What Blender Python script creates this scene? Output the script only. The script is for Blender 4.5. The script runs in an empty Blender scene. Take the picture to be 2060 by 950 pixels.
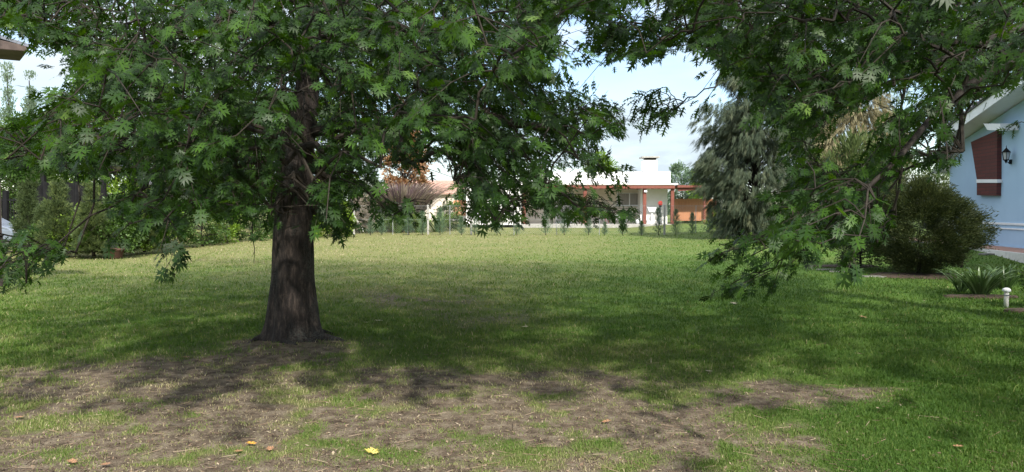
import bpy, math, random
import numpy as np
from mathutils import Vector

rng = np.random.default_rng(11)
random.seed(5)
R = math.radians
scene = bpy.context.scene

# ------------------------------------------------------------------ camera / sky / sun / exposure
F, CX, CY, HOR, CAMZ = 1471.0, 1030.0, 475.0, 420.0, 1.55      # focal length and image centre in photo pixels
TH = math.atan((CY - HOR) / F)
cam_d = bpy.data.cameras.new('camera'); cam = bpy.data.objects.new('camera', cam_d)
scene.collection.objects.link(cam); scene.camera = cam
cam.location = (0, 0, CAMZ); cam.rotation_euler = (math.pi / 2 - TH, 0, 0)
cam_d.sensor_width = 36; cam_d.lens = F / 2060 * 36; cam_d.clip_end = 2000; cam_d.clip_start = 0.05

SUN_EL, SUN_AZ = 42.0, 160.0           # azimuth from +Y clockwise: behind the camera, to the right
world = bpy.data.worlds.new('World'); scene.world = world; world.use_nodes = True
wn, wl = world.node_tree.nodes, world.node_tree.links
wn.clear()
wo = wn.new('ShaderNodeOutputWorld'); bg = wn.new('ShaderNodeBackground'); bg.inputs[1].default_value = 0.15
sky = wn.new('ShaderNodeTexSky'); sky.sky_type = 'NISHITA'; sky.sun_disc = False
sky.sun_elevation = R(SUN_EL); sky.sun_rotation = R(SUN_AZ); sky.air_density = 1.0; sky.dust_density = 0.6; sky.ozone_density = 1.2
tc = wn.new('ShaderNodeTexCoord'); mp = wn.new('ShaderNodeMapping'); mp.inputs['Scale'].default_value = (1.0, 1.0, 3.2)
mp.inputs['Location'].default_value = (0.3, 0.1, 0.35)
nz = wn.new('ShaderNodeTexNoise'); nz.inputs['Scale'].default_value = 3.1; nz.inputs['Detail'].default_value = 7; nz.inputs['Roughness'].default_value = 0.52
cr = wn.new('ShaderNodeValToRGB'); cr.color_ramp.elements[0].position = 0.40; cr.color_ramp.elements[1].position = 0.60
cm = wn.new('ShaderNodeMixRGB'); cm.inputs[2].default_value = (4.6, 4.75, 4.9, 1)
wl.new(tc.outputs['Generated'], mp.inputs[0]); wl.new(mp.outputs[0], nz.inputs['Vector']); wl.new(nz.outputs['Fac'], cr.inputs[0])
sx = wn.new('ShaderNodeSeparateXYZ'); wl.new(tc.outputs['Generated'], sx.inputs[0])
zr_ = wn.new('ShaderNodeValToRGB'); zr_.color_ramp.elements[0].position = .12; zr_.color_ramp.elements[0].color = (.195, .228, .252, 1); zr_.color_ramp.elements[1].position = .55; zr_.color_ramp.elements[1].color = (.62, .63, .64, 1)
wl.new(sx.outputs['Z'], zr_.inputs[0]); cs = wn.new('ShaderNodeVectorMath'); cs.operation = 'SCALE'; cs.inputs['Scale'].default_value = 10
wl.new(zr_.outputs[0], cs.inputs[0]); wl.new(cs.outputs[0], cm.inputs[2])
wl.new(cr.outputs[0], cm.inputs[0]); sk = wn.new('ShaderNodeVectorMath'); sk.operation = 'SCALE'; sk.inputs['Scale'].default_value = .62; wl.new(sky.outputs[0], sk.inputs[0]); wl.new(sk.outputs[0], cm.inputs[1]); wl.new(cm.outputs[0], bg.inputs[0]); wl.new(bg.outputs[0], wo.inputs[0])

sd = bpy.data.lights.new('sun', 'SUN'); sd.energy = 3.2; sd.angle = R(2.2); sd.color = (1.0, 0.95, 0.86)
sun = bpy.data.objects.new('sun', sd); scene.collection.objects.link(sun)
az, el = R(SUN_AZ), R(SUN_EL)
sdir = Vector((math.sin(az) * math.cos(el), math.cos(az) * math.cos(el), math.sin(el)))
sun.rotation_euler = sdir.to_track_quat('Z', 'Y').to_euler()
sun.location = sdir * 60
scene.view_settings.view_transform = 'Standard'; scene.view_settings.look = 'None'
scene.view_settings.gamma = 1; scene.view_settings.exposure = 1.4

# ------------------------------------------------------------------ helpers
def at(px, py, Y):
    """point on the plane y = Y that stands at photo pixel px, py"""
    dx, du = px - CX, CY - py
    fy = F * math.cos(TH) + du * math.sin(TH); fz = -F * math.sin(TH) + du * math.cos(TH)
    t = Y / fy
    return Vector((dx * t, Y, CAMZ + fz * t))
def gnd(px, py, z=0.0):
    dx, du = px - CX, CY - py
    fy = F * math.cos(TH) + du * math.sin(TH); fz = -F * math.sin(TH) + du * math.cos(TH)
    t = (z - CAMZ) / fz
    return Vector((dx * t, fy * t, z))
def proj(P):
    x = P[:, 0]; y = P[:, 1]; z = P[:, 2] - CAMZ
    d = y * math.cos(TH) - z * math.sin(TH); u = y * math.sin(TH) + z * math.cos(TH)
    dd = np.where(d > 0.05, d, 0.05)
    return CX + F * x / dd, CY - F * u / dd, d
def inpoly(px, py, poly):
    n = len(poly); res = np.zeros(px.shape, bool)
    for i in range(n):
        x1, y1 = poly[i]; x2, y2 = poly[(i + 1) % n]
        c = (y1 > py) != (y2 > py)
        with np.errstate(divide='ignore', invalid='ignore'):
            xi = (x2 - x1) * (py - y1) / (y2 - y1 + 1e-9) + x1
        res ^= c & (px < xi)
    return res
_perm = np.random.default_rng(3).random(4096)
def vnoise(x, y, seed=0):
    xi = np.floor(x).astype(int); yi = np.floor(y).astype(int); fx = x - xi; fy = y - yi
    fx = fx * fx * (3 - 2 * fx); fy = fy * fy * (3 - 2 * fy)
    h = lambda a, b: _perm[(a * 374761 + b * 668265 + seed * 9176 + ((a * b) % 997) * 31) % 4096]
    return (h(xi, yi) * (1 - fx) + h(xi + 1, yi) * fx) * (1 - fy) + (h(xi, yi + 1) * (1 - fx) + h(xi + 1, yi + 1) * fx) * fy
def fbm(x, y, seed=0, o=4):
    s = 0; a = .5; t = 0
    for k in range(o):
        s = s + a * vnoise(x * 2 ** k, y * 2 ** k, seed + k); t += a; a *= .55
    return s / t
def nrm(a):
    return a / (np.linalg.norm(a, axis=-1, keepdims=True) + 1e-9)
def smooth(a, b, x):
    t = np.clip((x - a) / (b - a), 0, 1); return t * t * (3 - 2 * t)

def mesh_np(name, V, T, mats, parent=None, var=None, midx=None, extra=None, shade=False):
    V = np.asarray(V, np.float32); T = np.asarray(T, np.int32); k = T.shape[1]
    me = bpy.data.meshes.new(name)
    me.vertices.add(len(V)); me.vertices.foreach_set('co', V.ravel())
    me.loops.add(T.size); me.polygons.add(len(T))
    me.polygons.foreach_set('loop_start', np.arange(0, T.size, k, dtype=np.int32))
    me.loops.foreach_set('vertex_index', T.ravel())
    for m in mats: me.materials.append(m)
    if midx is not None: me.polygons.foreach_set('material_index', np.asarray(midx, np.int32))
    me.polygons.foreach_set('use_smooth', np.full(len(T), shade))
    me.update(calc_edges=True)
    atts = dict(extra or {})
    if var is not None: atts['var'] = var
    for an, av in atts.items():
        a = me.attributes.new(an, 'FLOAT', 'POINT'); a.data.foreach_set('value', np.asarray(av, np.float32))
    o = bpy.data.objects.new(name, me); scene.collection.objects.link(o)
    if parent: o.parent = parent
    return o
def empty(name, loc=(0, 0, 0)):
    o = bpy.data.objects.new(name, None); o.location = loc; scene.collection.objects.link(o); o.empty_display_size = .2
    return o
def tag(o, label=None, cat=None, group=None, kind=None):
    if label: o['label'] = label
    if cat: o['category'] = cat
    if group: o['group'] = group
    if kind: o['kind'] = kind
    return o

class MB:
    """collects solids (world coordinates minus origin) and links them as one mesh object"""
    def __init__(s): s.v = []; s.f = []
    def add(s, vs, fs):
        b = len(s.v); s.v += [tuple(v) for v in vs]; s.f += [tuple(b + i for i in f) for f in fs]; return s
    def box(s, x0, x1, y0, y1, z0, z1):
        return s.add([(x0, y0, z0), (x1, y0, z0), (x1, y1, z0), (x0, y1, z0), (x0, y0, z1), (x1, y0, z1), (x1, y1, z1), (x0, y1, z1)],
                     [(0, 3, 2, 1), (4, 5, 6, 7), (0, 1, 5, 4), (1, 2, 6, 5), (2, 3, 7, 6), (3, 0, 4, 7)])
    def prism(s, pts, off):
        """polygon (3D points) extruded by the vector off"""
        n = len(pts); off = Vector(off); a = [Vector(p) for p in pts]
        return s.add(a + [p + off for p in a], [tuple(range(n))[::-1], tuple(range(n, 2 * n))] + [(i, (i + 1) % n, n + (i + 1) % n, n + i) for i in range(n)])
    def tube(s, pts, rad, n=8, cap=True):
        pts = [Vector(p) for p in pts]
        if not hasattr(rad, '__len__'): rad = [rad] * len(pts)
        b = len(s.v)
        for i, p in enumerate(pts):
            d = (pts[min(i + 1, len(pts) - 1)] - pts[max(i - 1, 0)]).normalized()
            u = d.cross(Vector((0, 0, 1)));
            if u.length < .05: u = d.cross(Vector((0, 1, 0)))
            u.normalize(); w = d.cross(u)
            for k in range(n):
                a = 2 * math.pi * k / n; s.v.append(tuple(p + (u * math.cos(a) + w * math.sin(a)) * rad[i]))
        for i in range(len(pts) - 1):
            for k in range(n):
                s.f.append((b + i * n + k, b + i * n + (k + 1) % n, b + (i + 1) * n + (k + 1) % n, b + (i + 1) * n + k))
        if cap:
            s.f.append(tuple(b + k for k in range(n))[::-1]); e = b + (len(pts) - 1) * n; s.f.append(tuple(e + k for k in range(n)))
        return s
    def lathe(s, prof, c=(0, 0, 0), n=20, axis='z'):
        b = len(s.v)
        for r, h in prof:
            for k in range(n):
                a = 2 * math.pi * k / n; p = (r * math.cos(a), r * math.sin(a), h)
                if axis == 'y': p = (p[0], p[2], p[1])
                s.v.append((p[0] + c[0], p[1] + c[1], p[2] + c[2]))
        m = len(prof)
        for i in range(m - 1):
            for k in range(n):
                s.f.append((b + i * n + k, b + i * n + (k + 1) % n, b + (i + 1) * n + (k + 1) % n, b + (i + 1) * n + k))
        s.f.append(tuple(b + k for k in range(n))[::-1]); s.f.append(tuple(b + (m - 1) * n + k for k in range(n)))
        return s
    def build(s, name, mat, parent=None, bevel=0, smooth_=False, origin=None):
        me = bpy.data.meshes.new(name)
        o0 = Vector(origin) if origin is not None else (parent.matrix_basis.translation if parent and parent.parent is None and parent.type == 'EMPTY' else Vector((0, 0, 0)))
        par_off = Vector((0, 0, 0))
        p = parent
        while p is not None: par_off += p.location; p = p.parent
        me.from_pydata([tuple(Vector(v) - par_off) for v in s.v], [], s.f); me.materials.append(mat)
        me.update()
        import bmesh
        bm = bmesh.new(); bm.from_mesh(me); bmesh.ops.recalc_face_normals(bm, faces=bm.faces); bm.to_mesh(me); bm.free()
        if smooth_: me.polygons.foreach_set('use_smooth', [len(q.vertices) == 4 for q in me.polygons])
        o = bpy.data.objects.new(name, me); scene.collection.objects.link(o)
        if parent: o.parent = parent
        if bevel:
            m = o.modifiers.new('bevel', 'BEVEL'); m.width = bevel; m.segments = 2; m.limit_method = 'ANGLE'
        return o

# ------------------------------------------------------------------ materials
def newmat(name):
    m = bpy.data.materials.new(name); m.use_nodes = True; nt = m.node_tree
    return m, nt.nodes, nt.links, nt.nodes['Principled BSDF']
def noise_mat(name, c1, c2, scale=4, rough=.8, bump=.0, bscale=None, stretch=(1, 1, 1), spec=.3, lo=.35, hi=.65, dist=.02):
    m, n, l, b = newmat(name)
    tc = n.new('ShaderNodeTexCoord'); mp = n.new('ShaderNodeMapping'); mp.inputs['Scale'].default_value = stretch
    nz = n.new('ShaderNodeTexNoise'); nz.inputs['Scale'].default_value = scale; nz.inputs['Detail'].default_value = 8; nz.inputs['Roughness'].default_value = .6
    cr = n.new('ShaderNodeValToRGB'); e = cr.color_ramp.elements
    e[0].position = lo; e[0].color = (*c1, 1); e[1].position = hi; e[1].color = (*c2, 1)
    l.new(tc.outputs['Object'], mp.inputs[0]); l.new(mp.outputs[0], nz.inputs['Vector']); l.new(nz.outputs['Fac'], cr.inputs[0]); l.new(cr.outputs[0], b.inputs['Base Color'])
    b.inputs['Roughness'].default_value = rough; b.inputs['Specular IOR Level'].default_value = spec
    if bump:
        n2 = n.new('ShaderNodeTexNoise'); n2.inputs['Scale'].default_value = bscale or scale * 3; n2.inputs['Detail'].default_value = 8
        bp = n.new('ShaderNodeBump'); bp.inputs['Strength'].default_value = bump; bp.inputs['Distance'].default_value = dist
        l.new(mp.outputs[0], n2.inputs['Vector']); l.new(n2.outputs['Fac'], bp.inputs['Height']); l.new(bp.outputs[0], b.inputs['Normal'])
    return m
def leaf_mat(name, stops, rough=.45, spec=.4, trans=.28, back=None):
    """stops: colours over the per-leaf attribute var"""
    m, n, l, b = newmat(name)
    at_ = n.new('ShaderNodeAttribute'); at_.attribute_name = 'var'
    cr = n.new('ShaderNodeValToRGB'); e = cr.color_ramp.elements
    e[0].position = stops[0][0]; e[0].color = (*stops[0][1], 1); e[1].position = stops[-1][0]; e[1].color = (*stops[-1][1], 1)
    for p, c in stops[1:-1]:
        q = e.new(p); q.color = (*c, 1)
    l.new(at_.outputs['Fac'], cr.inputs[0])
    col = cr.outputs[0]
    if back:
        gm = n.new('ShaderNodeNewGeometry'); mx = n.new('ShaderNodeMixRGB'); mx.inputs[2].default_value = (*back, 1)
        ml = n.new('ShaderNodeMath'); ml.operation = 'MULTIPLY'; ml.inputs[1].default_value = .45
        l.new(gm.outputs['Backfacing'], ml.inputs[0]); l.new(ml.outputs[0], mx.inputs[0]); l.new(col, mx.inputs[1]); col = mx.outputs[0]
    l.new(col, b.inputs['Base Color']); b.inputs['Roughness'].default_value = rough; b.inputs['Specular IOR Level'].default_value = spec
    if trans:
        tr = n.new('ShaderNodeBsdfTranslucent'); hs = n.new('ShaderNodeHueSaturation'); hs.inputs['Saturation'].default_value = 1.15; hs.inputs['Value'].default_value = 1.5
        hs.inputs['Hue'].default_value = .485
        l.new(cr.outputs[0], hs.inputs['Color']); l.new(hs.outputs[0], tr.inputs[0])
        ms = n.new('ShaderNodeMixShader'); ms.inputs[0].default_value = trans
        l.new(b.outputs[0], ms.inputs[1]); l.new(tr.outputs[0], ms.inputs[2]); l.new(ms.outputs[0], n['Material Output'].inputs[0])
    return m

M = {}
M['oak'] = leaf_mat('oak leaf', [(0, (.007, .021, .003)), (.45, (.024, .062, .008)), (.85, (.060, .130, .018)), (1, (.10, .17, .03))], rough=.45, spec=.22, trans=.38, back=(.035, .060, .032))
M['twig'] = noise_mat('twig bark', (.012, .010, .007), (.034, .027, .020), 20)
M['limb'] = noise_mat('limb bark', (.012, .0095, .0075), (.036, .028, .022), 9, bump=.4, stretch=(1, 1, .5))
M['casu'] = leaf_mat('she-oak needles', [(0, (.028, .048, .028)), (.6, (.060, .082, .044)), (1, (.13, .14, .075))], rough=.7, trans=.2)
M['casu2'] = leaf_mat('sandy needles', [(0, (.10, .11, .06)), (.5, (.19, .17, .09)), (1, (.28, .24, .13))], rough=.7, trans=.25)
M['shrub'] = leaf_mat('olive shrub', [(0, (.028, .044, .016)), (.6, (.062, .082, .028)), (1, (.16, .18, .06))], rough=.55, trans=.2)
M['hedge'] = leaf_mat('mid green', [(0, (.03, .065, .015)), (.6, (.07, .13, .025)), (1, (.15, .23, .05))], trans=.25)
M['lime'] = leaf_mat('lime green', [(0, (.08, .15, .02)), (.6, (.16, .26, .03)), (1, (.30, .38, .06))], trans=.3)
M['blueg'] = leaf_mat('blue green', [(0, (.055, .10, .06)), (.6, (.09, .15, .085)), (1, (.15, .21, .12))], rough=.7, trans=.15)
M['olive'] = leaf_mat('olive green conifer', [(0, (.030, .052, .018)), (.6, (.068, .100, .030)), (1, (.16, .20, .06))], rough=.7, trans=.2)
M['poplar'] = leaf_mat('silvery green', [(0, (.09, .14, .09)), (.6, (.16, .22, .14)), (1, (.26, .32, .20))], trans=.3)
M['rust'] = leaf_mat('rusty leaves', [(0, (.18, .12, .05)), (.6, (.30, .17, .09)), (1, (.38, .26, .14))], trans=.25)
M['plume'] = leaf_mat('dry purple blades', [(0, (.13, .09, .10)), (.5, (.28, .21, .20)), (1, (.42, .37, .27))], rough=.7, trans=.2)
M['silver'] = leaf_mat('silver shrub', [(0, (.14, .18, .14)), (1, (.30, .34, .27))], trans=.2)
M['straw'] = leaf_mat('dry twigs', [(0, (.12, .10, .08)), (1, (.30, .26, .19))], rough=.9, trans=0)
M['agap'] = leaf_mat('strap leaves', [(0, (.04, .08, .025)), (.7, (.08, .14, .045)), (1, (.16, .23, .10))], rough=.35, trans=.2)
M['grass'] = leaf_mat('grass blades', [(0, (.045, .098, .016)), (.35, (.080, .142, .024)), (.6, (.16, .20, .058)), (.8, (.26, .245, .115)), (1, (.40, .34, .22))], rough=.6, spec=.2, trans=.3)
M['litter'] = leaf_mat('litter', [(0, (.05, .033, .022)), (.5, (.15, .10, .065)), (.8, (.22, .165, .11)), (1, (.34, .28, .20))], rough=.9, trans=0)

def plain(name, c, rough=.6, v=.12, scale=3, spec=.3, bump=0, metal=0):
    m = noise_mat(name, tuple(x * (1 - v) for x in c), tuple(min(1, x * (1 + v)) for x in c), scale, rough, bump=bump, spec=spec)
    m.node_tree.nodes['Principled BSDF'].inputs['Metallic'].default_value = metal
    return m
M['white'] = plain('white render', (.78, .77, .74), .8, .05, 1.2, bump=.15)
M['cream'] = plain('cream wall', (.62, .55, .47), .8, .06, 1.5)
M['bluew'] = noise_mat('pale blue painted wall', (.34, .48, .64), (.39, .54, .70), 1.3, .75, bump=.12, bscale=60, spec=.2, lo=.25, hi=.75, dist=.004)
M['trimw'] = plain('white painted trim', (.74, .75, .77), .55, .05)
M['wood_red'] = noise_mat('red stained timber', (.13, .04, .028), (.20, .065, .045), 3, .6, bump=.2, stretch=(6, 1, 1))
M['fence_wood'] = noise_mat('orange fence boards', (.33, .14, .075), (.48, .23, .12), 2.2, .8, bump=.3, stretch=(9, 9, .6))
M['dark'] = plain('dark metal', (.012, .012, .013), .8, .2, spec=.1)
M['roofbrown'] = plain('dark brown roof', (.085, .062, .055), .75, .25, 6)
M['greymetal'] = plain('grey fascia', (.17, .18, .22), .6, .15)
M['slate'] = noise_mat('dark grey roof tiles', (.06, .06, .07), (.12, .12, .13), 12, .7, bump=.5)
M['tile'] = noise_mat('red roof tiles', (.30, .17, .13), (.44, .28, .22), 9, .8, bump=.5)
M['glass'] = plain('window glass', (.10, .11, .12), .08, .1, spec=.6)
M['curtain'] = noise_mat('curtain', (.20, .19, .18), (.34, .32, .30), 6, .9, stretch=(8, 1, .2))
M['concrete'] = noise_mat('concrete', (.26, .25, .23), (.38, .37, .34), 6, .9, bump=.4, bscale=40)
M['wire'] = plain('galvanised wire', (.30, .31, .31), .5, .1, metal=.4)
M['redpave'] = noise_mat('red paving', (.30, .16, .12), (.42, .25, .19), 5, .85, bump=.2)
M['stone'] = noise_mat('pale stone', (.12, .12, .105), (.24, .23, .20), 14, .85, bump=.5)
M['terracotta'] = plain('terracotta', (.07, .035, .026), .8, .2, 8)
M['paint'] = plain('silver car paint', (.20, .23, .28), .35, .03, spec=.5, metal=.4)
M['rubber'] = plain('tyre rubber', (.02, .02, .02), .85, .2)
M['chrome'] = plain('alloy', (.55, .55, .57), .3, .05, metal=.8)
M['redflower'] = plain('red flower', (.62, .03, .03), .6, .2, 30)
M['lampglass'] = plain('frosted lantern glass', (.42, .44, .46), .3, .1)
M['soil'] = noise_mat('soil with shrub shade', (.035, .025, .018), (.085, .06, .042), 14, .95, bump=.8, bscale=50)
M['pathwhite'] = plain('pale kerb', (.62, .60, .56), .8, .1, 8)

# brick cladding
def brick_mat():
    m, n, l, b = newmat('dark red brick cladding')
    tc = n.new('ShaderNodeTexCoord'); sp = n.new('ShaderNodeSeparateXYZ'); cb = n.new('ShaderNodeCombineXYZ')
    l.new(tc.outputs['Object'], sp.inputs[0]); l.new(sp.outputs['Y'], cb.inputs[0]); l.new(sp.outputs['Z'], cb.inputs[1])
    br = n.new('ShaderNodeTexBrick'); br.inputs['Color1'].default_value = (.11, .024, .020, 1); br.inputs['Color2'].default_value = (.08, .017, .015, 1)
    br.inputs['Mortar'].default_value = (.05, .018, .016, 1); br.inputs['Scale'].default_value = 1
    br.inputs['Brick Width'].default_value = .6; br.inputs['Row Height'].default_value = .115; br.inputs['Mortar Size'].default_value = .012
    l.new(cb.outputs[0], br.inputs[0]); l.new(br.outputs[0], b.inputs['Base Color'])
    bp = n.new('ShaderNodeBump'); bp.inputs['Distance'].default_value = .01; bp.inputs['Strength'].default_value = .8; bp.invert = True
    l.new(br.outputs['Fac'], bp.inputs['Height']); l.new(bp.outputs[0], b.inputs['Normal']); b.inputs['Roughness'].default_value = .7
    return m
M['brick'] = brick_mat()

# trunk bark: deep vertical furrows, reddish brown with grey lichen
def bark_mat():
    m, n, l, b = newmat('oak bark')
    tc = n.new('ShaderNodeTexCoord'); mp = n.new('ShaderNodeMapping'); mp.inputs['Scale'].default_value = (1, 1, .26)
    l.new(tc.outputs['Object'], mp.inputs[0])
    n1 = n.new('ShaderNodeTexNoise'); n1.inputs['Scale'].default_value = 24; n1.inputs['Detail'].default_value = 10; n1.inputs['Roughness'].default_value = .78; n1.inputs['Distortion'].default_value = .35
    n2 = n.new('ShaderNodeTexNoise'); n2.inputs['Scale'].default_value = 2.6; n2.inputs['Detail'].default_value = 6
    n3 = n.new('ShaderNodeTexNoise'); n3.inputs['Scale'].default_value = 60; n3.inputs['Detail'].default_value = 4
    l.new(mp.outputs[0], n1.inputs['Vector']); l.new(tc.outputs['Object'], n2.inputs['Vector']); l.new(tc.outputs['Object'], n3.inputs['Vector'])
    c1 = n.new('ShaderNodeValToRGB'); e = c1.color_ramp.elements
    e[0].position = .36; e[0].color = (.008, .006, .005, 1); e[1].position = .66; e[1].color = (.105, .078, .062, 1); q = e.new(.5); q.color = (.024, .017, .014, 1)
    l.new(n1.outputs['Fac'], c1.inputs[0])
    c2 = n.new('ShaderNodeValToRGB'); e = c2.color_ramp.elements; e[0].position = .50; e[0].color = (0, 0, 0, 1); e[1].position = .66; e[1].color = (.75, .75, .75, 1)
    l.new(n2.outputs['Fac'], c2.inputs[0])
    c3 = n.new('ShaderNodeValToRGB'); e = c3.color_ramp.elements; e[0].position = .42; e[0].color = (0, 0, 0, 1); e[1].position = .6; e[1].color = (1, 1, 1, 1)
    l.new(n3.outputs['Fac'], c3.inputs[0])
    ml = n.new('ShaderNodeMath'); ml.operation = 'MULTIPLY'; l.new(c2.outputs[0], ml.inputs[0]); l.new(c3.outputs[0], ml.inputs[1])
    mx = n.new('ShaderNodeMixRGB'); mx.inputs[2].default_value = (.085, .092, .082, 1)
    l.new(ml.outputs[0], mx.inputs[0]); l.new(c1.outputs[0], mx.inputs[1]); l.new(mx.outputs[0], b.inputs['Base Color'])
    bp = n.new('ShaderNodeBump'); bp.inputs['Distance'].default_value = .06; bp.inputs['Strength'].default_value = 1
    l.new(n1.outputs['Fac'], bp.inputs['Height']); l.new(bp.outputs[0], b.inputs['Normal']); b.inputs['Roughness'].default_value = .9
    return m
M['bark'] = bark_mat()

# ------------------------------------------------------------------ ground
GREEN = [(215, 858, 65, 16, .8), (90, 925, 70, 16, .6), (1190, 900, 55, 14, 1.0), (640, 905, 110, 25, .7), (790, 922, 60, 14, .5), (1540, 850, 90, 20, .5),
         (1960, 880, 170, 85, 1.1), (1330, 800, 70, 20, .7), (1010, 930, 160, 22, .2), (1150, 800, 60, 14, .5), (330, 775, 70, 14, .4), (1720, 920, 90, 25, .6),
         (120, 870, 120, 14, .4), (1480, 930, 90, 20, .6), (470, 925, 60, 16, .4)]
BARE = [(180, 840, 330, 95, .85), (430, 745, 160, 36, .7), (600, 712, 150, 22, 1.0), (60, 775, 150, 26, .75), (470, 900, 330, 70, .85), (780, 850, 220, 90, .75),
        (1090, 790, 200, 48, 1.0), (1160, 870, 200, 60, .75), (950, 850, 120, 40, .6), (1380, 890, 160, 50, .75), (1560, 905, 200, 45, .6), (1700, 800, 230, 26, .85),
        (1560, 790, 150, 22, .5), (900, 760, 130, 25, .5), (850, 605, 130, 12, .75), (520, 560, 200, 14, .3), (150, 640, 160, 14, .35), (1400, 820, 200, 40, .45), (150, 985, 500, 50, .8), (900, 975, 380, 50, .65), (1450, 960, 220, 45, .6), (1250, 760, 120, 25, .4), (400, 800, 250, 60, .4), (980, 640, 150, 12, .5), (200, 690, 60, 14, .25)]
def px_of_ground(x, y):
    P = np.stack([x, y, np.zeros_like(x)], 1); px, py, d = proj(P)
    return np.where(d > .6, px, 1030), np.where(d > .6, py, 1400)
def bare_fac(x, y):
    px, py = px_of_ground(x, y)
    w = (fbm(x * 1.7, y * 1.7, 5) - .5)
    wx = px + 160 * (fbm(x * .9 + 9, y * .9, 21) - .5); wy = py + 55 * w
    s = np.zeros_like(px)
    for cx, cy, rx, ry, a in BARE: s = s + a * np.exp(-((wx - cx) / rx) ** 2 - ((wy - cy) / ry) ** 2)
    s = np.minimum(s * 1.0, 1.05)
    for cx, cy, rx, ry, a in GREEN: s = s - a * np.exp(-((wx - cx) / rx) ** 2 - ((wy - cy) / ry) ** 2)
    near = smooth(10, 4, y)
    s = s + (fbm(x * 5, y * 5, 31, 3) - .5) * 1.5 * (.35 + s.clip(0, 1)) * (near + .3)
    s = np.where(py > 1000, .55 + (fbm(x * 1.2, y * 1.2, 3) - .5) * 1.6, s)
    return np.clip(s, 0, 1)
def dry_lit_fac(x, y):
    px, py = px_of_ground(x, y)
    d = .2 + .55 * smooth(1600, 600, px) * smooth(640, 480, py) + .28 * smooth(560, 480, py)
    d = d + .35 * np.exp(-((px - 880) / 260) ** 2 - ((py - 600) / 60) ** 2) + .3 * np.exp(-((px - 1290) / 130) ** 2 - ((py - 700) / 22) ** 2)  # second patch puts a sunlit blotch into the grass colour
    d = d - .22 * smooth(1050, 1500, px) + .42 * smooth(670, 760, py) * smooth(1950, 1450, px)
    return np.clip(d + (fbm(x * .8, y * .8, 71) - .5) * .6, 0, 1)
A_ = Vector((16.4, 27.2, 0)); B_ = Vector((15.6, 22.2, 0))          # foot of the blue wall, far and near
def ground_h(x, y):
    pad = .31 * smooth(15.5, 21.5, y + (x - 15) * .9) * smooth(8.5, 14.0, x)
    edge = -.14 * smooth(0, .5, (-8.2 - .30 * (y - 18)) - x) * smooth(9, 13, y) * smooth(34, 26, y)
    un = (fbm(x * .35, y * .35, 41, 3) - .5) * .10 * smooth(2, 5, y) * smooth(60, 40, y)
    root = .07 * np.exp(-(((x + 2.5) / .75) ** 2 + ((y - 8.35) / .75) ** 2))
    micro = (fbm(x * 7, y * 7, 51, 3) - .5) * .02 * smooth(14, 7, y)
    return pad + edge + un * .5 + root + micro
def h1(x, y): return float(ground_h(np.array([float(x)]), np.array([float(y)]))[0])

def ground_mat():
    m, n, l, b = newmat('lawn and bare earth')
    tc = n.new('ShaderNodeTexCoord')
    def nz(s, d=8, r=.6):
        q = n.new('ShaderNodeTexNoise'); q.inputs['Scale'].default_value = s; q.inputs['Detail'].default_value = d; q.inputs['Roughness'].default_value = r
        l.new(tc.outputs['Object'], q.inputs['Vector']); return q
    def ramp(src, *st):
        c = n.new('ShaderNodeValToRGB'); e = c.color_ramp.elements
        e[0].position = st[0][0]; e[0].color = (*st[0][1], 1); e[1].position = st[-1][0]; e[1].color = (*st[-1][1], 1)
        for p, k in st[1:-1]: e.new(p).color = (*k, 1)
        l.new(src, c.inputs[0]); return c.outputs[0]
    soil = ramp(nz(9).outputs['Fac'], (.32, (.075, .058, .044)), (.5, (.160, .130, .098)), (.68, (.25, .215, .165)))
    soil2 = ramp(nz(85, 4, .7).outputs['Fac'], (.3, (.45, .42, .4)), (.7, (1.35, 1.32, 1.28)))
    ms = n.new('ShaderNodeMixRGB'); ms.blend_type = 'MULTIPLY'; ms.inputs[0].default_value = 1; l.new(soil, ms.inputs[1]); l.new(soil2, ms.inputs[2])
    ag = n.new('ShaderNodeAttribute'); ag.attribute_name = 'bare'; ad = n.new('ShaderNodeAttribute'); ad.attribute_name = 'dry'
    gg = ramp(nz(30, 6, .75).outputs['Fac'], (.3, (.026, .062, .011)), (.5, (.065, .125, .022)), (.72, (.12, .18, .045)))
    gd = ramp(nz(26, 6, .75).outputs['Fac'], (.3, (.085, .095, .035)), (.5, (.165, .165, .066)), (.72, (.27, .25, .12)))
    mg = n.new('ShaderNodeMixRGB'); l.new(ad.outputs['Fac'], mg.inputs[0]); l.new(gg, mg.inputs[1]); l.new(gd, mg.inputs[2])
    jt = nz(38, 5, .7)
    a1 = n.new('ShaderNodeMath'); a1.operation = 'MULTIPLY_ADD'; a1.inputs[1].default_value = 1.5; a1.inputs[2].default_value = -.75; l.new(jt.outputs['Fac'], a1.inputs[0])
    a2 = n.new('ShaderNodeMath'); a2.operation = 'ADD'; l.new(a1.outputs[0], a2.inputs[0]); l.new(ag.outputs['Fac'], a2.inputs[1])
    a3 = n.new('ShaderNodeMapRange'); a3.inputs['From Min'].default_value = .25; a3.inputs['From Max'].default_value = .6; l.new(a2.outputs[0], a3.inputs['Value']); a3.inputs['From Min'].default_value = .27; a3.inputs['From Max'].default_value = .78
    mf = n.new('ShaderNodeMixRGB'); l.new(a3.outputs[0], mf.inputs[0]); l.new(mg.outputs[0], mf.inputs[1]); l.new(ms.outputs[0], mf.inputs[2])
    l.new(mf.outputs[0], b.inputs['Base Color']); b.inputs['Roughness'].default_value = .95; b.inputs['Specular IOR Level'].default_value = .1
    bp = n.new('ShaderNodeBump'); bp.inputs['Distance'].default_value = .02; bp.inputs['Strength'].default_value = .9
    l.new(nz(55, 6, .75).outputs['Fac'], bp.inputs['Height']); l.new(bp.outputs[0], b.inputs['Normal'])
    return m
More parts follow.
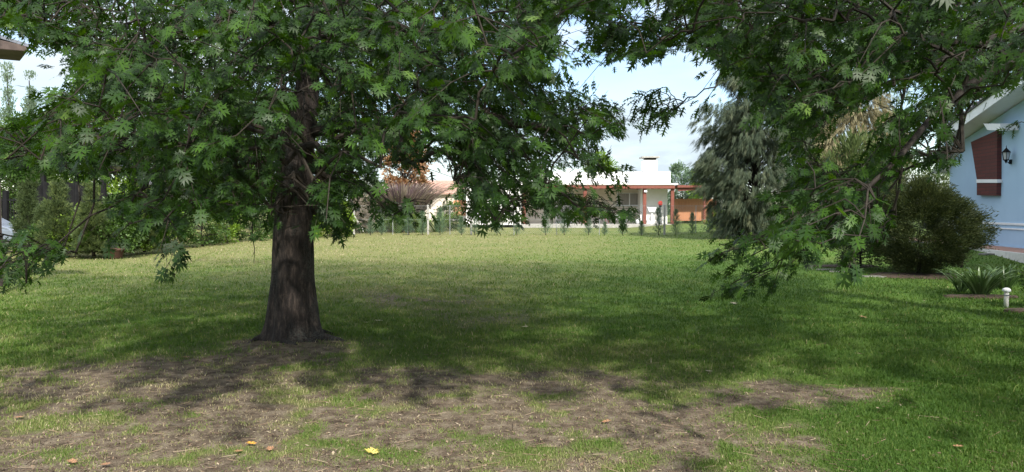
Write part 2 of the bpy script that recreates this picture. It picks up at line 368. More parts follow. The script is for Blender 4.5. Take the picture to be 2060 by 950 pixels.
xs = np.concatenate([np.linspace(-600, -40, 12)[:-1], np.arange(-40, -14, .5), np.arange(-14, 14, .09), np.arange(14, 40, .5), np.linspace(40, 600, 12)])
ys = np.concatenate([np.linspace(-300, -12, 8)[:-1], np.arange(-12, 2.5, .6), np.arange(2.5, 16, .07), np.arange(16, 30, .2), np.arange(30, 70, 1), np.linspace(70, 900, 14)])
gx, gy = np.meshgrid(xs, ys); fx, fy = gx.ravel(), gy.ravel()
gz = ground_h(fx, fy)
nxg, nyg = len(xs), len(ys)
ii = (np.arange(nyg - 1)[:, None] * nxg + np.arange(nxg - 1)[None, :]).ravel()
gq = np.stack([ii, ii + 1, ii + 1 + nxg, ii + nxg], 1)
g = mesh_np('ground', np.stack([fx, fy, gz], 1), gq, [ground_mat()], extra={'bare': bare_fac(fx, fy), 'dry': dry_lit_fac(fx, fy)}, shade=True)
tag(g, kind='structure')

# grass blades over the lawn (nobody could count them)
def blades():
    N = 420000
    py = 457 + (1010 - 457) * rng.random(N) ** 1.0; px = rng.uniform(-260, 2320, N)
    fyv = F * math.cos(TH) + (CY - py) * math.sin(TH); fzv = -F * math.sin(TH) + (CY - py) * math.cos(TH)
    t = -CAMZ / fzv; x = (px - CX) * t; y = fyv * t
    y = y + rng.normal(0, .02, N) * y * .2; x = x + rng.normal(0, .02, N)
    bare = bare_fac(x, y); dry = dry_lit_fac(x, y)
    clump = fbm(x * 9, y * 9, 61, 2)
    keep = rng.random(N) < np.clip(1.02 - bare * .90 + (clump - .55) * .9, .07, 1)
    keep &= (y < 50)
    keep &= ~((x > 14.5) & (y > 21)) 
    x, y, bare, dry, clump = x[keep], y[keep], bare[keep], dry[keep], clump[keep]; n = len(x)
    z = ground_h(x, y)
    dist = np.hypot(x, y)
    w = np.maximum(.0022, dist * .00042) * rng.uniform(.7, 1.5, n)
    h = rng.uniform(.018, .042, n) * (.75 + .8 * (1 - bare) * (clump + .2)) + dist * .0003
    h *= np.where(rng.random(n) < .03, 1.7, 1) * (.62 + .38 * smooth(4.5, 9, dist))
    a = rng.uniform(0, 2 * math.pi, n); lean = rng.uniform(.1, 1.1, n); b = rng.uniform(0, 2 * math.pi, n)
    ca, sa = np.cos(a), np.sin(a)
    base = np.stack([x, y, z - .002], 1)
    side = np.stack([ca * w, sa * w, np.zeros(n)], 1)
    mid = base + np.stack([np.cos(b) * h * lean * .35, np.sin(b) * h * lean * .35, h * .6], 1)
    tip = base + np.stack([np.cos(b) * h * lean, np.sin(b) * h * lean, h * (1.05 - lean * .25)], 1)
    V = np.stack([base - side, base + side, mid + side * .7, mid - side * .7, tip], 1).reshape(-1, 3)
    i = np.arange(n)[:, None] * 5
    T = np.concatenate([i + np.array([[0, 1, 2]]), i + np.array([[0, 2, 3]]), i + np.array([[3, 2, 4]])], 0)
    v = np.clip(.12 + dry * .55 + bare * .30 + (fbm(x * 2.3, y * 2.3, 141, 3) - .5) * .55 + rng.normal(0, .13, n) + np.where(rng.random(n) < .06, .4, 0), 0, 1)
    o = mesh_np('grass', V, T, [M['grass']], var=np.repeat(v, 5)); tag(o, 'short green and straw coloured grass of the lawn', 'grass', kind='stuff')
blades()
def litter():
    N = 26000
    py = 600 + 420 * rng.random(N) ** .8; px = rng.uniform(-260, 2320, N)
    fyv = F * math.cos(TH) + (CY - py) * math.sin(TH); fzv = -F * math.sin(TH) + (CY - py) * math.cos(TH)
    t = -CAMZ / fzv; x = (px - CX) * t; y = fyv * t
    bare = bare_fac(x, y); k = rng.random(N) < .12 + .8 * bare; x, y = x[k], y[k]; n = len(x); z = ground_h(x, y)
    a = rng.uniform(0, 6.283, n); L = rng.uniform(.004, .018, n); W = L * rng.uniform(.12, .6, n); tl = rng.uniform(-.5, .5, n)
    c = np.stack([x, y, z + .006], 1)
    u = np.stack([np.cos(a), np.sin(a), tl], 1) * L[:, None]; v = np.stack([-np.sin(a), np.cos(a), rng.uniform(-.4, .4, n)], 1) * W[:, None]
    V = np.stack([c - u, c + v, c + u, c - v], 1).reshape(-1, 3); i = np.arange(n)[:, None] * 4
    o = mesh_np('leaf_litter', V, i + np.array([[0, 1, 2, 3]]), [M['litter']], var=np.repeat(rng.random(n), 4)); tag(o, 'brown leaf litter and dry bits on the bare earth', 'leaf litter', kind='stuff')
litter()

def ground_twigs():
    n = 900; py = 640 + 330 * rng.random(n); px = rng.uniform(-200, 2250, n)
    fyv = F * math.cos(TH) + (CY - py) * math.sin(TH); fzv = -F * math.sin(TH) + (CY - py) * math.cos(TH)
    t = -CAMZ / fzv; x = (px - CX) * t; y = fyv * t; z = ground_h(x, y) + .008; a = rng.uniform(0, 6.283, n); L = rng.uniform(.02, .09, n); w = .0016
    c = np.stack([x, y, z], 1); u = np.stack([np.cos(a) * L, np.sin(a) * L, rng.uniform(-.1, .25, n) * L], 1); v = np.stack([-np.sin(a) * w, np.cos(a) * w, np.zeros(n)], 1); k = v * 0 + np.array([0, 0, w * 1.6])
    V = np.stack([c - u - v, c - u + v, c - u + k, c + u - v, c + u + v, c + u + k], 1).reshape(-1, 3); i = np.arange(n)[:, None] * 6
    T = np.concatenate([i + np.array([q]) for q in ((0, 1, 4), (0, 4, 3), (1, 2, 5), (1, 5, 4), (2, 0, 3), (2, 3, 5))], 0)
    o = mesh_np('fallen_twigs', V, T, [M['litter']], var=np.repeat(rng.random(n) * .9, 6)); tag(o, 'scatter of tiny dry twigs over the ground', 'twigs', kind='stuff')
ground_twigs()

# ------------------------------------------------------------------ foliage machinery
def leafT(lobes, spine_w, detail):
    """pin oak leaf: x side, y along, z normal"""
    V = [(0, 0, 0)]; T = []
    ys_ = [.14, .25, .40, .53, .66, .78, .88]
    L = []; Rr = []
    for y in ys_:
        V.append((-spine_w, y, 0)); L.append(len(V) - 1); V.append((spine_w, y, 0)); Rr.append(len(V) - 1)
    V.append((0, 1.08, 0)); tip = len(V) - 1
    T.append((0, Rr[0], L[0]))
    for a in range(6):
        T += [(L[a], Rr[a], Rr[a + 1]), (L[a], Rr[a + 1], L[a + 1])]
    T.append((L[6], Rr[6], tip))
    for k, (lx, ly) in zip((0, 2, 4), lobes):
        for s, S in ((-1, L), (1, Rr)):
            V.append((s * lx, ly, 0)); p = len(V) - 1
            tri = (S[k], S[k + 1], p); T.append(tri if s > 0 else tri[::-1])
            if detail:
                mx, my = s * (spine_w + (lx - spine_w) * .5), (ys_[k] + ys_[k + 1]) / 2 + (ly - (ys_[k] + ys_[k + 1]) / 2) * .45
                V.append((mx, my, 0)); q = len(V) - 1
                V.append((s * lx * .92, ly - .20, 0)); f1 = len(V) - 1; V.append((s * lx * .62, ly + .14, 0)); f2 = len(V) - 1
                T.append((S[k], q, f1)); T.append((q, S[k + 1], f2))
    V = np.array(V, float)
    V[:, 2] = -.20 * V[:, 1] ** 2 - .28 * V[:, 0] ** 2 + .10 * np.abs(V[:, 0])
    return V, np.array(T)
OAK_HI = leafT([(.30, .30), (.48, .58), (.38, .96)], .055, True)
OAK_LO = leafT([(.34, .32), (.50, .60), (.38, .96)], .085, False)
RH = (np.array([(0, 0, 0), (.26, .5, .04), (0, 1, -.08), (-.26, .5, .04)], float), np.array([(0, 1, 2), (0, 2, 3)]))
RHn = (np.array([(0, 0, 0), (.13, .5, .03), (0, 1, -.1), (-.13, .5, .03)], float), np.array([(0, 1, 2), (0, 2, 3)]))
def bundle(n, spread, width, droop, seed):
    r = np.random.default_rng(seed); V = []; T = []
    for k in range(n):
        a = r.uniform(0, 6.283); sp = r.uniform(.1, 1) * spread; L = r.uniform(.6, 1.0)
        d = np.array([math.cos(a) * sp, 1.0, math.sin(a) * sp]); d /= np.linalg.norm(d)
        s = np.cross(d, r.normal(size=3)); s /= np.linalg.norm(s); b = len(V)
        o = r.normal(0, .06, 3); m = o + d * L * .5; e = o + d * L + np.array([0, 0, -droop * L])
        V += [o - s * width * .5, o + s * width * .5, m + s * width, m - s * width, e]; T += [(b, b + 1, b + 2), (b, b + 2, b + 3), (b + 3, b + 2, b + 4)]
    return np.array(V), np.array(T)
NEED = bundle(9, .45, .018, 0, 1)
TUFT = bundle(7, .9, .035, .1, 2)
STAR = bundle(6, 1.3, .07, .1, 3)

def scatter(pos, axis, normal, size, tmpl, var, chaos=.0):
    """one template per point, batched"""
    pos = np.asarray(pos); n = len(pos); TV, TT = tmpl
    ax = nrm(axis); no = normal - (normal * ax).sum(1, keepdims=True) * ax; no = nrm(no); sd = np.cross(ax, no)
    V = pos[:, None, :] + size[:, None, None] * (TV[None, :, 0, None] * sd[:, None, :] + TV[None, :, 1, None] * ax[:, None, :] + TV[None, :, 2, None] * no[:, None, :])
    k = len(TV); T = (np.arange(n)[:, None, None] * k + TT[None]).reshape(-1, 3)
    return V.reshape(-1, 3), T, np.repeat(var, k)
def merge(parts):
    V = []; T = []; W = []; Mi = []; b = 0
    for (v, t, w, mi) in parts:
        V.append(v); T.append(t + b); W.append(w); Mi.append(np.full(len(t), mi)); b += len(v)
    return np.concatenate(V), np.concatenate(T), np.concatenate(W), np.concatenate(Mi)
def segs(P0, P1, r0, r1, n=4):
    """straight tapered tubes, batched"""
    P0 = np.asarray(P0); P1 = np.asarray(P1); d = nrm(P1 - P0); ref = np.tile(np.array([[0.31, .2, .93]]), (len(P0), 1))
    u = nrm(np.cross(d, ref)); w = np.cross(d, u); rings = []
    for P, r in ((P0, r0), (P1, r1)):
        for k in range(n):
            a = 2 * math.pi * k / n; rings.append(P + (u * math.cos(a) + w * math.sin(a)) * np.asarray(r)[:, None])
    V = np.stack(rings, 1).reshape(-1, 3); T = []
    for k in range(n):
        k2 = (k + 1) % n; T += [(k, k2, n + k2), (k, n + k2, n + k)]
    T = (np.arange(len(P0))[:, None, None] * 2 * n + np.array(T)[None]).reshape(-1, 3)
    return V, T, np.zeros(len(V))
def rnd_dirs(n):
    return nrm(rng.normal(size=(n, 3)))

def clump_points(C, rad, n, shell=.5):
    idx = rng.integers(0, len(C), n); d = rnd_dirs(n); rr = rad[idx] * (shell + (1 - shell) * rng.random(n))
    return C[idx] + d * rr[:, None] * np.array([1, 1, .85]), d, idx
def profile_clumps(base, prof, n, rad, fill=.5, squash=1.0):
    """clump centres inside a crown of revolution; prof = [(z, radius)...]"""
    pz = np.array([p[0] for p in prof]); pr = np.array([p[1] for p in prof]); out = []
    while len(out) < n:
        z = rng.uniform(pz[0], pz[-1]); r = np.interp(z, pz, pr)
        if rng.random() > (r / pr.max() + .15): continue
        a = rng.uniform(0, 6.283); q = max(0, r - rad * .6) * (fill + (1 - fill) * rng.random()) * rng.uniform(.85, 1.15)
        out.append((base[0] + math.cos(a) * q, base[1] + math.sin(a) * q * squash, base[2] + z))
    return np.array(out)
def plant(name, label, cat, base, prof, nclump, crad, nleaf, tmpl, size, mat, trunk=None, axis='out', group=None, var0=.0, var1=1.0, squash=1.0, fill=.4, limbs=True, trunkmat=None, shell=.4):
    base = Vector(base); root = empty(name, base); tag(root, label, cat, group)
    C = profile_clumps((0, 0, 0), prof, nclump, crad, fill, squash); rad = crad * rng.uniform(.6, 1.25, nclump)
    P, d, idx = clump_points(C, rad, nleaf, shell)
    P = P[P[:, 2] > .03]; n = len(P); d = d[:n]; idx = idx[:n]
    out = nrm(P * np.array([1, 1, .15]) + 1e-4)
    if axis == 'out': ax = out + d * .9 + np.array([0, 0, .15])
    elif axis == 'droop': ax = out * .55 + d * .35 + np.array([0, 0, -.95])
    elif axis == 'up': ax = out * .45 + d * .35 + np.array([0, 0, 1.0])
    elif axis == 'spray': ax = out * 1.0 + d * .55 + np.array([0, 0, .25])
    no = np.array([0, 0, 1.0]) + rng.normal(0, .7, (n, 3))
    cv = rng.random(len(C))[idx]
    var = np.clip(var0 + (var1 - var0) * (.45 * cv + .55 * rng.random(n)), 0, 1)
    parts = [(*scatter(P, ax, no, size * rng.uniform(.6, 1.3, n), tmpl, var), 0)]
    mats = [mat]
    if limbs and trunk:
        zt = np.clip(C[:, 2] * .72, .1, None); P0 = np.stack([np.zeros(nclump), np.zeros(nclump), zt], 1)
        parts.append((*segs(P0, C, np.full(nclump, trunk[0] * .22), np.full(nclump, .006)), 1)); mats.append(M['limb'])
    V, T, W, Mi = merge(parts)
    mesh_np('crown' if trunk else 'foliage', V, T, mats, root, var=W, midx=Mi)
    if trunk:
        r0, zt = trunk
        b = MB(); k = 9
        b.tube([base + Vector((.04 * math.sin(i * 1.3) * i / k, .04 * math.cos(i), zt * i / k - .05)) for i in range(k + 1)], [r0 * (1.25 if i == 0 else 1) * (1 - .8 * i / k) for i in range(k + 1)], 9)
        b.build('trunk', trunkmat or M['limb'], root, smooth_=True)
    return root

# ------------------------------------------------------------------ the oaks
# areas of the view that the two oak crowns leave open (authoring outlines, in photo pixels)
OPEN = [
 [(-60, 338), (80, 342), (150, 352), (235, 350), (262, 372), (225, 400), (235, 440), (300, 440), (262, 500), (200, 512), (150, 482), (60, 470), (-60, 478)],
 [(-60, 70), (35, 60), (60, 88), (88, 112), (118, 112), (150, 88), (158, 108), (136, 128), (142, 165), (125, 192), (96, 214), (50, 228), (-60, 250)],
 [(765, 338), (800, 326), (846, 330), (856, 292), (884, 274), (898, 300), (905, 360), (925, 378), (938, 372), (936, 412), (905, 416), (850, 410), (828, 398), (800, 405), (762, 396), (738, 368)],
 [(-60, 566), (80, 560), (150, 512), (270, 450), (330, 480), (375, 440), (430, 425), (480, 450), (545, 445), (556, 452), (600, 440), (640, 478), (690, 474), (706, 446), (700, 412), (742, 416), (775, 428), (838, 432), (860, 416), (905, 420), (940, 425), (975, 462), (1022, 455), (1050, 425), (1100, 432), (1142, 418), (1180, 436), (1232, 432), (1276, 440), (1270, 408), (1240, 412), (1205, 396), (1180, 392), (1166, 374), (1142, 362), (1112, 360), (1105, 330), (1150, 346), (1196, 352), (1224, 364), (1254, 366), (1262, 350), (1240, 332), (1246, 318), (1226, 308), (1238, 292), (1226, 272), (1290, 250), (1284, 224), (1246, 214), (1216, 194), (1180, 172), (1160, 148), (1134, 140), (1118, 118), (1142, 88), (1150, 40), (1166, 30), (1164, 66), (1190, 96), (1188, 128), (1205, 142), (1236, 122), (1252, 130), (1280, 118), (1284, 146), (1342, 150), (1350, 112), (1372, 98), (1428, 118), (1418, 160), (1394, 172), (1374, 208), (1408, 216), (1446, 200), (1452, 165), (1482, 150), (1500, 205), (1550, 235), (1548, 290), (1580, 340), (1588, 420), (1548, 462), (1490, 470), (1440, 490), (1480, 500), (1560, 500), (1640, 506), (1700, 482), (1790, 478), (1800, 420), (1785, 372), (1840, 338), (1872, 346), (1936, 338), (1962, 300), (1944, 258), (1985, 212), (2020, 180), (2130, 140), (2130, 980), (-60, 980)],
 [(1650, 292), (1662, 250), (1706, 232), (1742, 204), (1792, 168), (1830, 160), (1884, 150), (1902, 168), (1892, 190), (1850, 194), (1836, 214), (1790, 222), (1764, 242), (1776, 280), (1742, 312), (1700, 332), (1662, 322)],
 [(1864, 262), (1896, 264), (1908, 290), (1872, 300), (1862, 320), (1840, 330), (1838, 300)],
 [(1228, 10), (1290, 0), (1350, -5), (1350, 20), (1330, 40), (1290, 52), (1250, 30)],
]
def in_open(P, jit=12):
    px, py, d = proj(P)
    n1 = fbm(px / 26, py / 26, 91, 3) - .5; n2 = fbm(px / 26 + 50, py / 26, 97, 3) - .5
    qx = px + n1 * 50 + rng.normal(0, jit * .6, len(px)); qy = py + n2 * 40 + rng.normal(0, jit * .6, len(px))
    r = np.zeros(len(px), bool)
    for pl in OPEN: r |= inpoly(qx, qy, pl)
    r |= (qy < 345) & (inpoly(qx + 32, qy, OPEN[3]) | inpoly(qx + 16, qy, OPEN[3]) | inpoly(qx - 16, qy, OPEN[3]) | inpoly(qx, qy + 12, OPEN[3]) | inpoly(qx, qy - 12, OPEN[3]))
    return r & (d > .3) & (px > -60) & (px < 2130) & (py > -5)

def trunk_mesh(prof, n=72, rows=170, seed=3):
    """prof: (z, cx, cy, r). furrowed surface with buttress roots"""
    pz = np.array([p[0] for p in prof]); z = np.concatenate([np.linspace(pz[0], 4, int(rows * .75)), np.linspace(4, pz[-1], int(rows * .25))[1:]])
    cx = np.interp(z, pz, [p[1] for p in prof]); cy = np.interp(z, pz, [p[2] for p in prof]); r = np.interp(z, pz, [p[3] for p in prof])
    a = np.linspace(0, 2 * math.pi, n, endpoint=False); A, Z = np.meshgrid(a, z); Rr = np.repeat(r[:, None], n, 1)
    flare = np.exp(-np.clip(Z, 0, 9) / .22)
    lob = 1 + .25 * np.exp(-np.clip(Z, 0, 9) / .07) * np.cos(3.5 * A + 1.1) ** 4 + flare * (.18 + .40 * np.cos(2.5 * A + .6) ** 2 * (.5 + .5 * np.sin(A * 2 + 1)))
    fur = (fbm(A.ravel() * 9, Z.ravel() * 1.3, seed, 4).reshape(A.shape) - .5) * .13
    big = (fbm(np.cos(A).ravel() * 1.5 + 5, Z.ravel() * .9 + np.sin(A).ravel(), seed + 9, 2).reshape(A.shape) - .5) * .16
    Rr = Rr * lob * (1 + fur + big)
    V = np.stack([cx[:, None] + Rr * np.cos(A), cy[:, None] + Rr * np.sin(A), Z], 2).reshape(-1, 3)
    m = len(z); i = (np.arange(m - 1)[:, None] * n + np.arange(n)[None]).ravel(); j = (np.arange(m - 1)[:, None] * n + (np.arange(n)[None] + 1) % n).ravel()
    return V, np.stack([i, j, j + n, i + n], 1)

def oak(label, base, prof, Rad, ztop, pxr, n_in, n_out, hand, limb_spec, out_xy=None, leaf=.103, zmin_out=2.7):
    base = Vector(base); root = empty('oak_tree', base); tag(root, label, 'tree')
    bx, by = base.x, base.y
    V, T = trunk_mesh(prof); V = V - np.array(base)
    mesh_np('trunk', V, T, [M['bark']], root, shade=True)
    # limbs
    nodes = []
    for i, pts in enumerate(limb_spec):
        P = np.array([tuple(p) for p in pts]); k = len(P)
        # resample
        t = np.linspace(0, k - 1, 14); Q = np.stack([np.interp(t, np.arange(k), P[:, c]) for c in range(3)], 1)
        Q[1:, :] += rng.normal(0, .035, (13, 3))
        op = in_open(Q, 0); cut = 14
        for q in range(3, 14):
            if op[q]: cut = q; break
        if cut < 4: continue
        Q = Q[:cut]; r0 = (.075 if Q[0, 2] < 6 else .06) * (1 if bx < 0 else .62)
        MB().tube([Vector(q) for q in Q], [r0 * (1 - .85 * s / 14) for s in range(cut)], 8).build('limb', M['limb'], root, smooth_=True)
        nodes += [tuple(q) for q in Q[1:]]
    nodes = np.array(nodes)
    # clusters seen from the garden
    cl = []
    while len(cl) < n_in:
        m = 4000; px = rng.uniform(pxr[0], pxr[1], m); py = rng.uniform(-60, 585, m); Y = 4.3 + (by + Rad - 4.3) * rng.random(m) ** .75
        fyv = F * math.cos(TH) + (CY - py) * math.sin(TH); fzv = -F * math.sin(TH) + (CY - py) * math.cos(TH); t = Y / fyv
        P = np.stack([(px - CX) * t, Y, CAMZ + fzv * t], 1)
        ok = (np.hypot(P[:, 0] - bx, P[:, 1] - by) < Rad) & (P[:, 2] > .9)
        P = P[ok]; P = P[~in_open(P, 6)]; hx, hy, hd = proj(P); P = P[~((hx < 1295) & (hy > 165)) if bx > 0 else ~((hx > 1165) & (hy < 130))]
        cl += [p for p in P]
    cl = cl[:n_in]
    # unseen rest of the crown, gaps and height shaped for the shade it casts
    co = []
    while len(co) < n_out:
        a = rng.uniform(0, 6.283); r = Rad * math.sqrt(rng.random()) * .98; x = bx + r * math.cos(a); y = by + r * math.sin(a)
        zt = 3.0 + (ztop - 3.0) * max(0, 1 - (r / Rad) ** 2) ** .36 + rng.normal(0, .3); z = rng.uniform(zmin_out, max(zt, zmin_out + 1))
        if fbm(np.array([x * .45]), np.array([y * .45 + z * .3]), 120)[0] < .46 + .10 * (y < 2.0) or (y < 2.2 and rng.random() < .45): continue
        p = np.array([[x, y, z]]); qx, qy, d = proj(p)
        if d[0] > .2 and -30 < qx[0] < 2090 and -30 < qy[0] < 980: continue
        if math.sqrt(x * x + y * y + (z - CAMZ) ** 2) < 1.9: continue
        co.append(p[0])
    C = np.array([tuple(h[:3]) for h in hand] + [tuple(c) for c in cl] + [tuple(c) for c in co])
    kind = np.array([0] * len(hand) + [1] * len(cl) + [2] * len(co))
    order = np.argsort(np.hypot(C[:, 0] - bx, C[:, 1] - by)); C = C[order]; kind = kind[order]
    # grow the branches: every cluster joins the nearest wood that is nearer the trunk
    allp = np.zeros((len(nodes) + len(C), 3)); allp[:len(nodes)] = nodes; par = np.full(len(allp), -1); nn = len(nodes)
    for c in C:
        dd = allp[:nn] - c; dist = np.sqrt((dd ** 2).sum(1)) + .25 * np.maximum(0, -dd[:, 2] * -1) * .0
        par[nn] = int(np.argmin(dist)); allp[nn] = c; nn += 1
    cnt = np.ones(len(allp))
    for i in range(len(allp) - 1, len(nodes) - 1, -1): cnt[par[i]] += cnt[i]
    idx = np.arange(len(nodes), len(allp)); P1 = allp[idx]; P0 = allp[par[idx]]
    L = np.linalg.norm(P1 - P0, axis=1); mid = (P0 + P1) / 2 + np.stack([rng.normal(0, .06, len(L)) * L, rng.normal(0, .06, len(L)) * L, .10 * L], 1)
    r1 = .0020 + .0015 * np.sqrt(cnt[idx]); r0 = np.minimum(.0020 + .0015 * np.sqrt(cnt[par[idx]]), r1 * 1.7)
    ok = ~((in_open(mid, 0) | in_open(P1, 0) | in_open(P0 * .25 + P1 * .75, 0)) & (cnt[idx] < 14) & (kind != 0))
    P0k, P1k, midk, r0k, r1k = P0[ok], P1[ok], mid[ok], r0[ok], r1[ok]
    wood = [(*segs(P0k, midk, r0k, (r0k + r1k) / 2, 5), 1), (*segs(midk, P1k, (r0k + r1k) / 2, r1k, 5), 1)]
    # twigs and leaves
    D = nrm(P1 - P0) * np.array([1, 1, .5]); outw = np.stack([P1[:, 0] - bx, P1[:, 1] - by, np.zeros(len(P1))], 1)
    D = nrm(D * .6 + nrm(outw) * .7 + rng.normal(0, .35, D.shape) + np.array([0, 0, -.22]))
    tl = rng.uniform(.28, .5, len(P1)) * np.where(kind == 0, .62, 1); tip = P1 + D * tl[:, None] + np.array([0, 0, -.05])
    NL = 13
    lp = []; la = []; lk = []; lc = []; tw = []
    side = nrm(np.cross(D, np.array([0, 0, 1.0])))
    for k in range(NL):
        f = (k + .5) / NL * 1.02; s = (-1) ** k
        p = P1 + (tip - P1) * f + rng.normal(0, .02, P1.shape)
        spread = 1.0 - .6 * f
        ax = nrm(D * (.35 + .7 * f) + side * (s * spread)[..., None] if np.ndim(spread) else D * (.35 + .7 * f) + side * s * spread)
        ax = nrm(ax + rng.normal(0, .28, P1.shape) + np.array([0, 0, -1]) * rng.uniform(.05, .95, (len(P1), 1)))
        lp.append(p + ax * .035); la.append(ax); lk.append(kind); lc.append(idx)
    lp = np.concatenate(lp); la = np.concatenate(la); lk = np.concatenate(lk); lc = np.concatenate(lc)
    keep = np.ones(len(lp), bool); op = in_open(lp + la * .06, 22); keep &= ~(op & (lk != 0)); keep &= np.linalg.norm(lp - np.array([0, 0, CAMZ]), axis=1) > 1.7
    dcl = np.linalg.norm(lp - np.array([0, 0, CAMZ]), axis=1); tx, ty, td = proj(lp); bare_trunk = inpoly(tx, ty, [(596, 140), (650, 140), (645, 300), (634, 445), (550, 445), (560, 330), (578, 250)]) & (td < 8.7)
    keep &= ~(bare_trunk & (rng.random(len(lp)) < .93)); keep &= ~((rng.random(len(lp)) < .3) & (lk == 0) & (dcl < 7))
    lp, la, lk, lc = lp[keep], la[keep], lk[keep], lc[keep]; n = len(lp)
    dcam = np.linalg.norm(lp - np.array([0, 0, CAMZ]), axis=1)
    cvar = rng.random(len(allp))[lc]
    var = np.clip(.35 * cvar + .55 * rng.random(n) + np.where(rng.random(n) < .03, .3, 0), 0, 1)
    sx_, sy_, sdp = proj(lp); inview = (sx_ > -40) & (sx_ < 2100) & (sy_ > -40) & (sdp > 0)
    size = leaf * rng.uniform(.7, 1.2, n) * np.where((lk == 2) & ~inview, 1.6, 1.0)
    no = np.array([0, 0, 1.0]) + rng.normal(0, .42, (n, 3))
    hi = dcam < 6.5
    parts = [(*scatter(lp[hi], la[hi], no[hi], size[hi], OAK_HI, var[hi]), 0), (*scatter(lp[~hi], la[~hi], no[~hi], size[~hi], OAK_LO, var[~hi]), 0)]
    # petioles for the leaves near the viewer
    q = dcam < 6.5
    parts.append((*segs(lp[q] - la[q] * .035, lp[q] + la[q] * .02, np.full(q.sum(), .0013), np.full(q.sum(), .001), 3), 1))
    vis = (kind < 2) & ~((in_open(tip, 0) | in_open(P1, 0)) & (kind != 0))
    parts.append((*segs(P1[vis], tip[vis], np.minimum(r1[vis], .0045), np.full(vis.sum(), .0015), 4), 1))
    V, T, W, Mi = merge(parts + wood)
    V = V - np.array(base)
    mesh_np('crown', V, T, [M['oak'], M['twig']], root, var=W, midx=Mi)
    return root

def rnd_limbs(base, n, z0, z1, L0, L1, axis_at, seed, droop=.5, skip=None):
    r = random.Random(seed); out = []
    for i in range(n):
        f = i / (n - 1); z = z0 + (z1 - z0) * f; a = i * 2.39996 + r.uniform(-.4, .4); L = L0 + (L1 - L0) * f
        c = axis_at(z); rise = .25 + 1.1 * f; pts = []
        for k in range(7):
            t = k / 6; pts.append((c[0] + math.cos(a) * L * t, c[1] + math.sin(a) * L * t, z + rise * L * .4 * t * (1.5 - t) - droop * (1 - f) * L * .35 * t * t))
        out.append(pts)
    return out
# profile: z, cx, cy, r
def tp(py, pxl, pxr, Y=8.35):
    a, b = at(pxl, py, Y), at(pxr, py, Y); return ((a.z + b.z) / 2, (a.x + b.x) / 2, Y, (b.x - a.x) / 2 * .93)
PR1 = sorted([(-.15, -2.50, 8.35, .285), (.0, -2.50, 8.35, .275), tp(600, 541, 637), tp(560, 546, 633), tp(480, 549, 631), tp(400, 556, 628), tp(300, 572, 634), tp(200, 590, 642), tp(120, 602, 646), tp(0, 598, 640),
              (6.0, -2.35, 8.4, .115), (8.5, -2.3, 8.5, .07), (11, -2.3, 8.5, .02)])
pz1 = [p[0] for p in PR1]
ax1 = lambda z: (np.interp(z, pz1, [p[1] for p in PR1]), np.interp(z, pz1, [p[2] for p in PR1]))
H1 = [(*at(x, y, Y),) for x, y, Y in [(215, 140, 3.6), (150, 190, 3.5), (200, 215, 3.7), (260, 190, 3.4), (300, 130, 3.9), (250, 100, 4.2), (330, 230, 4.2), (380, 290, 4.6), (240, 250, 3.9), (420, 200, 4.4),
     (960, 30, 3.6), (1000, 60, 3.5), (1060, 55, 3.6), (1090, 100, 3.8), (1030, 110, 4.1), (980, 90, 4.0), (1110, 70, 4.2), (870, 130, 4.6), (840, 180, 4.8), (660, 85, 4.8), (620, 130, 5.2),
     (250, 400, 5.2), (262, 450, 5.3), (340, 440, 4.4), (360, 470, 4.6), (330, 400, 4.5), (60, 512, 6.6), (20, 535, 6.4), (95, 506, 7.0), (130, 494, 7.2), (40, 540, 6.8), (75, 525, 7.0), (880, 250, 5.5), (700, 320, 7), (1250, 235, 9.5), (1215, 245, 9.4), (1235, 340, 9.8), (1205, 330, 9.6),
     (1195, 405, 9.0), (1225, 418, 9.1), (1150, 395, 9.0), (1100, 385, 9), (1245, 425, 9.2)]]
oak('big oak with dark furrowed trunk standing in the lawn', (-2.5, 8.35, 0), PR1, 7.0, 14, (-60, 1300), 4100, 1000, H1, rnd_limbs((-2.5, 8.35), 20, 2.4, 9.5, 5.6, 2.6, ax1, 4))
oak1 = [o for o in scene.collection.objects if o.name == 'oak_tree'][0]
for ang, L, rr in ((-.45, .48, .06), (-1.5, .26, .045), (-2.6, .36, .055), (.4, .36, .05), (2.9, .30, .045), (-.95, .24, .04)):
    pts = []
    for k in range(9):
        t = k / 8; q = .20 + L * t; a = ang + .35 * math.sin(t * 3 + ang)
        x, y = -2.50 + math.cos(a) * q, 8.35 + math.sin(a) * q
        pts.append((x, y, h1(x, y) + .05 * (1 - t) - .035 * t))
    MB().tube(pts, [rr * (1.35 - 1.0 * k / 8) for k in range(9)], 9).build('root', M['bark'], oak1, smooth_=True)
# right-hand oak: trunk outside the picture, boughs reaching in
b2 = (8.6, 6.3, 0)
PR2 = [(-.15, 8.6, 6.3, .30), (0, 8.6, 6.3, .28), (.8, 8.6, 6.3, .24), (3, 8.6, 6.35, .2), (6, 8.5, 6.4, .14), (11, 8.5, 6.4, .02)]
lm2 = [[(8.6, 6.35, 3.0), tuple(at(2300, 20, 6.6)), tuple(at(2060, 52, 6.5)), tuple(at(1900, 118, 6.4)), tuple(at(1780, 178, 6.2)), tuple(at(1650, 245, 6.0)), tuple(at(1590, 330, 5.7))],
       [(8.6, 6.35, 2.2), tuple(at(2330, 60, 5.8)), tuple(at(2120, 90, 5.5)), tuple(at(1960, 170, 5.3)), tuple(at(1880, 240, 5.0)), tuple(at(1760, 350, 4.7)), tuple(at(1680, 440, 4.8))],
       [(8.6, 6.35, 2.6), tuple(at(2200, -80, 6.8)), tuple(at(1900, -90, 7.4)), tuple(at(1640, -30, 8.0)), tuple(at(1470, 30, 8.2)), tuple(at(1400, 120, 8.2))]]
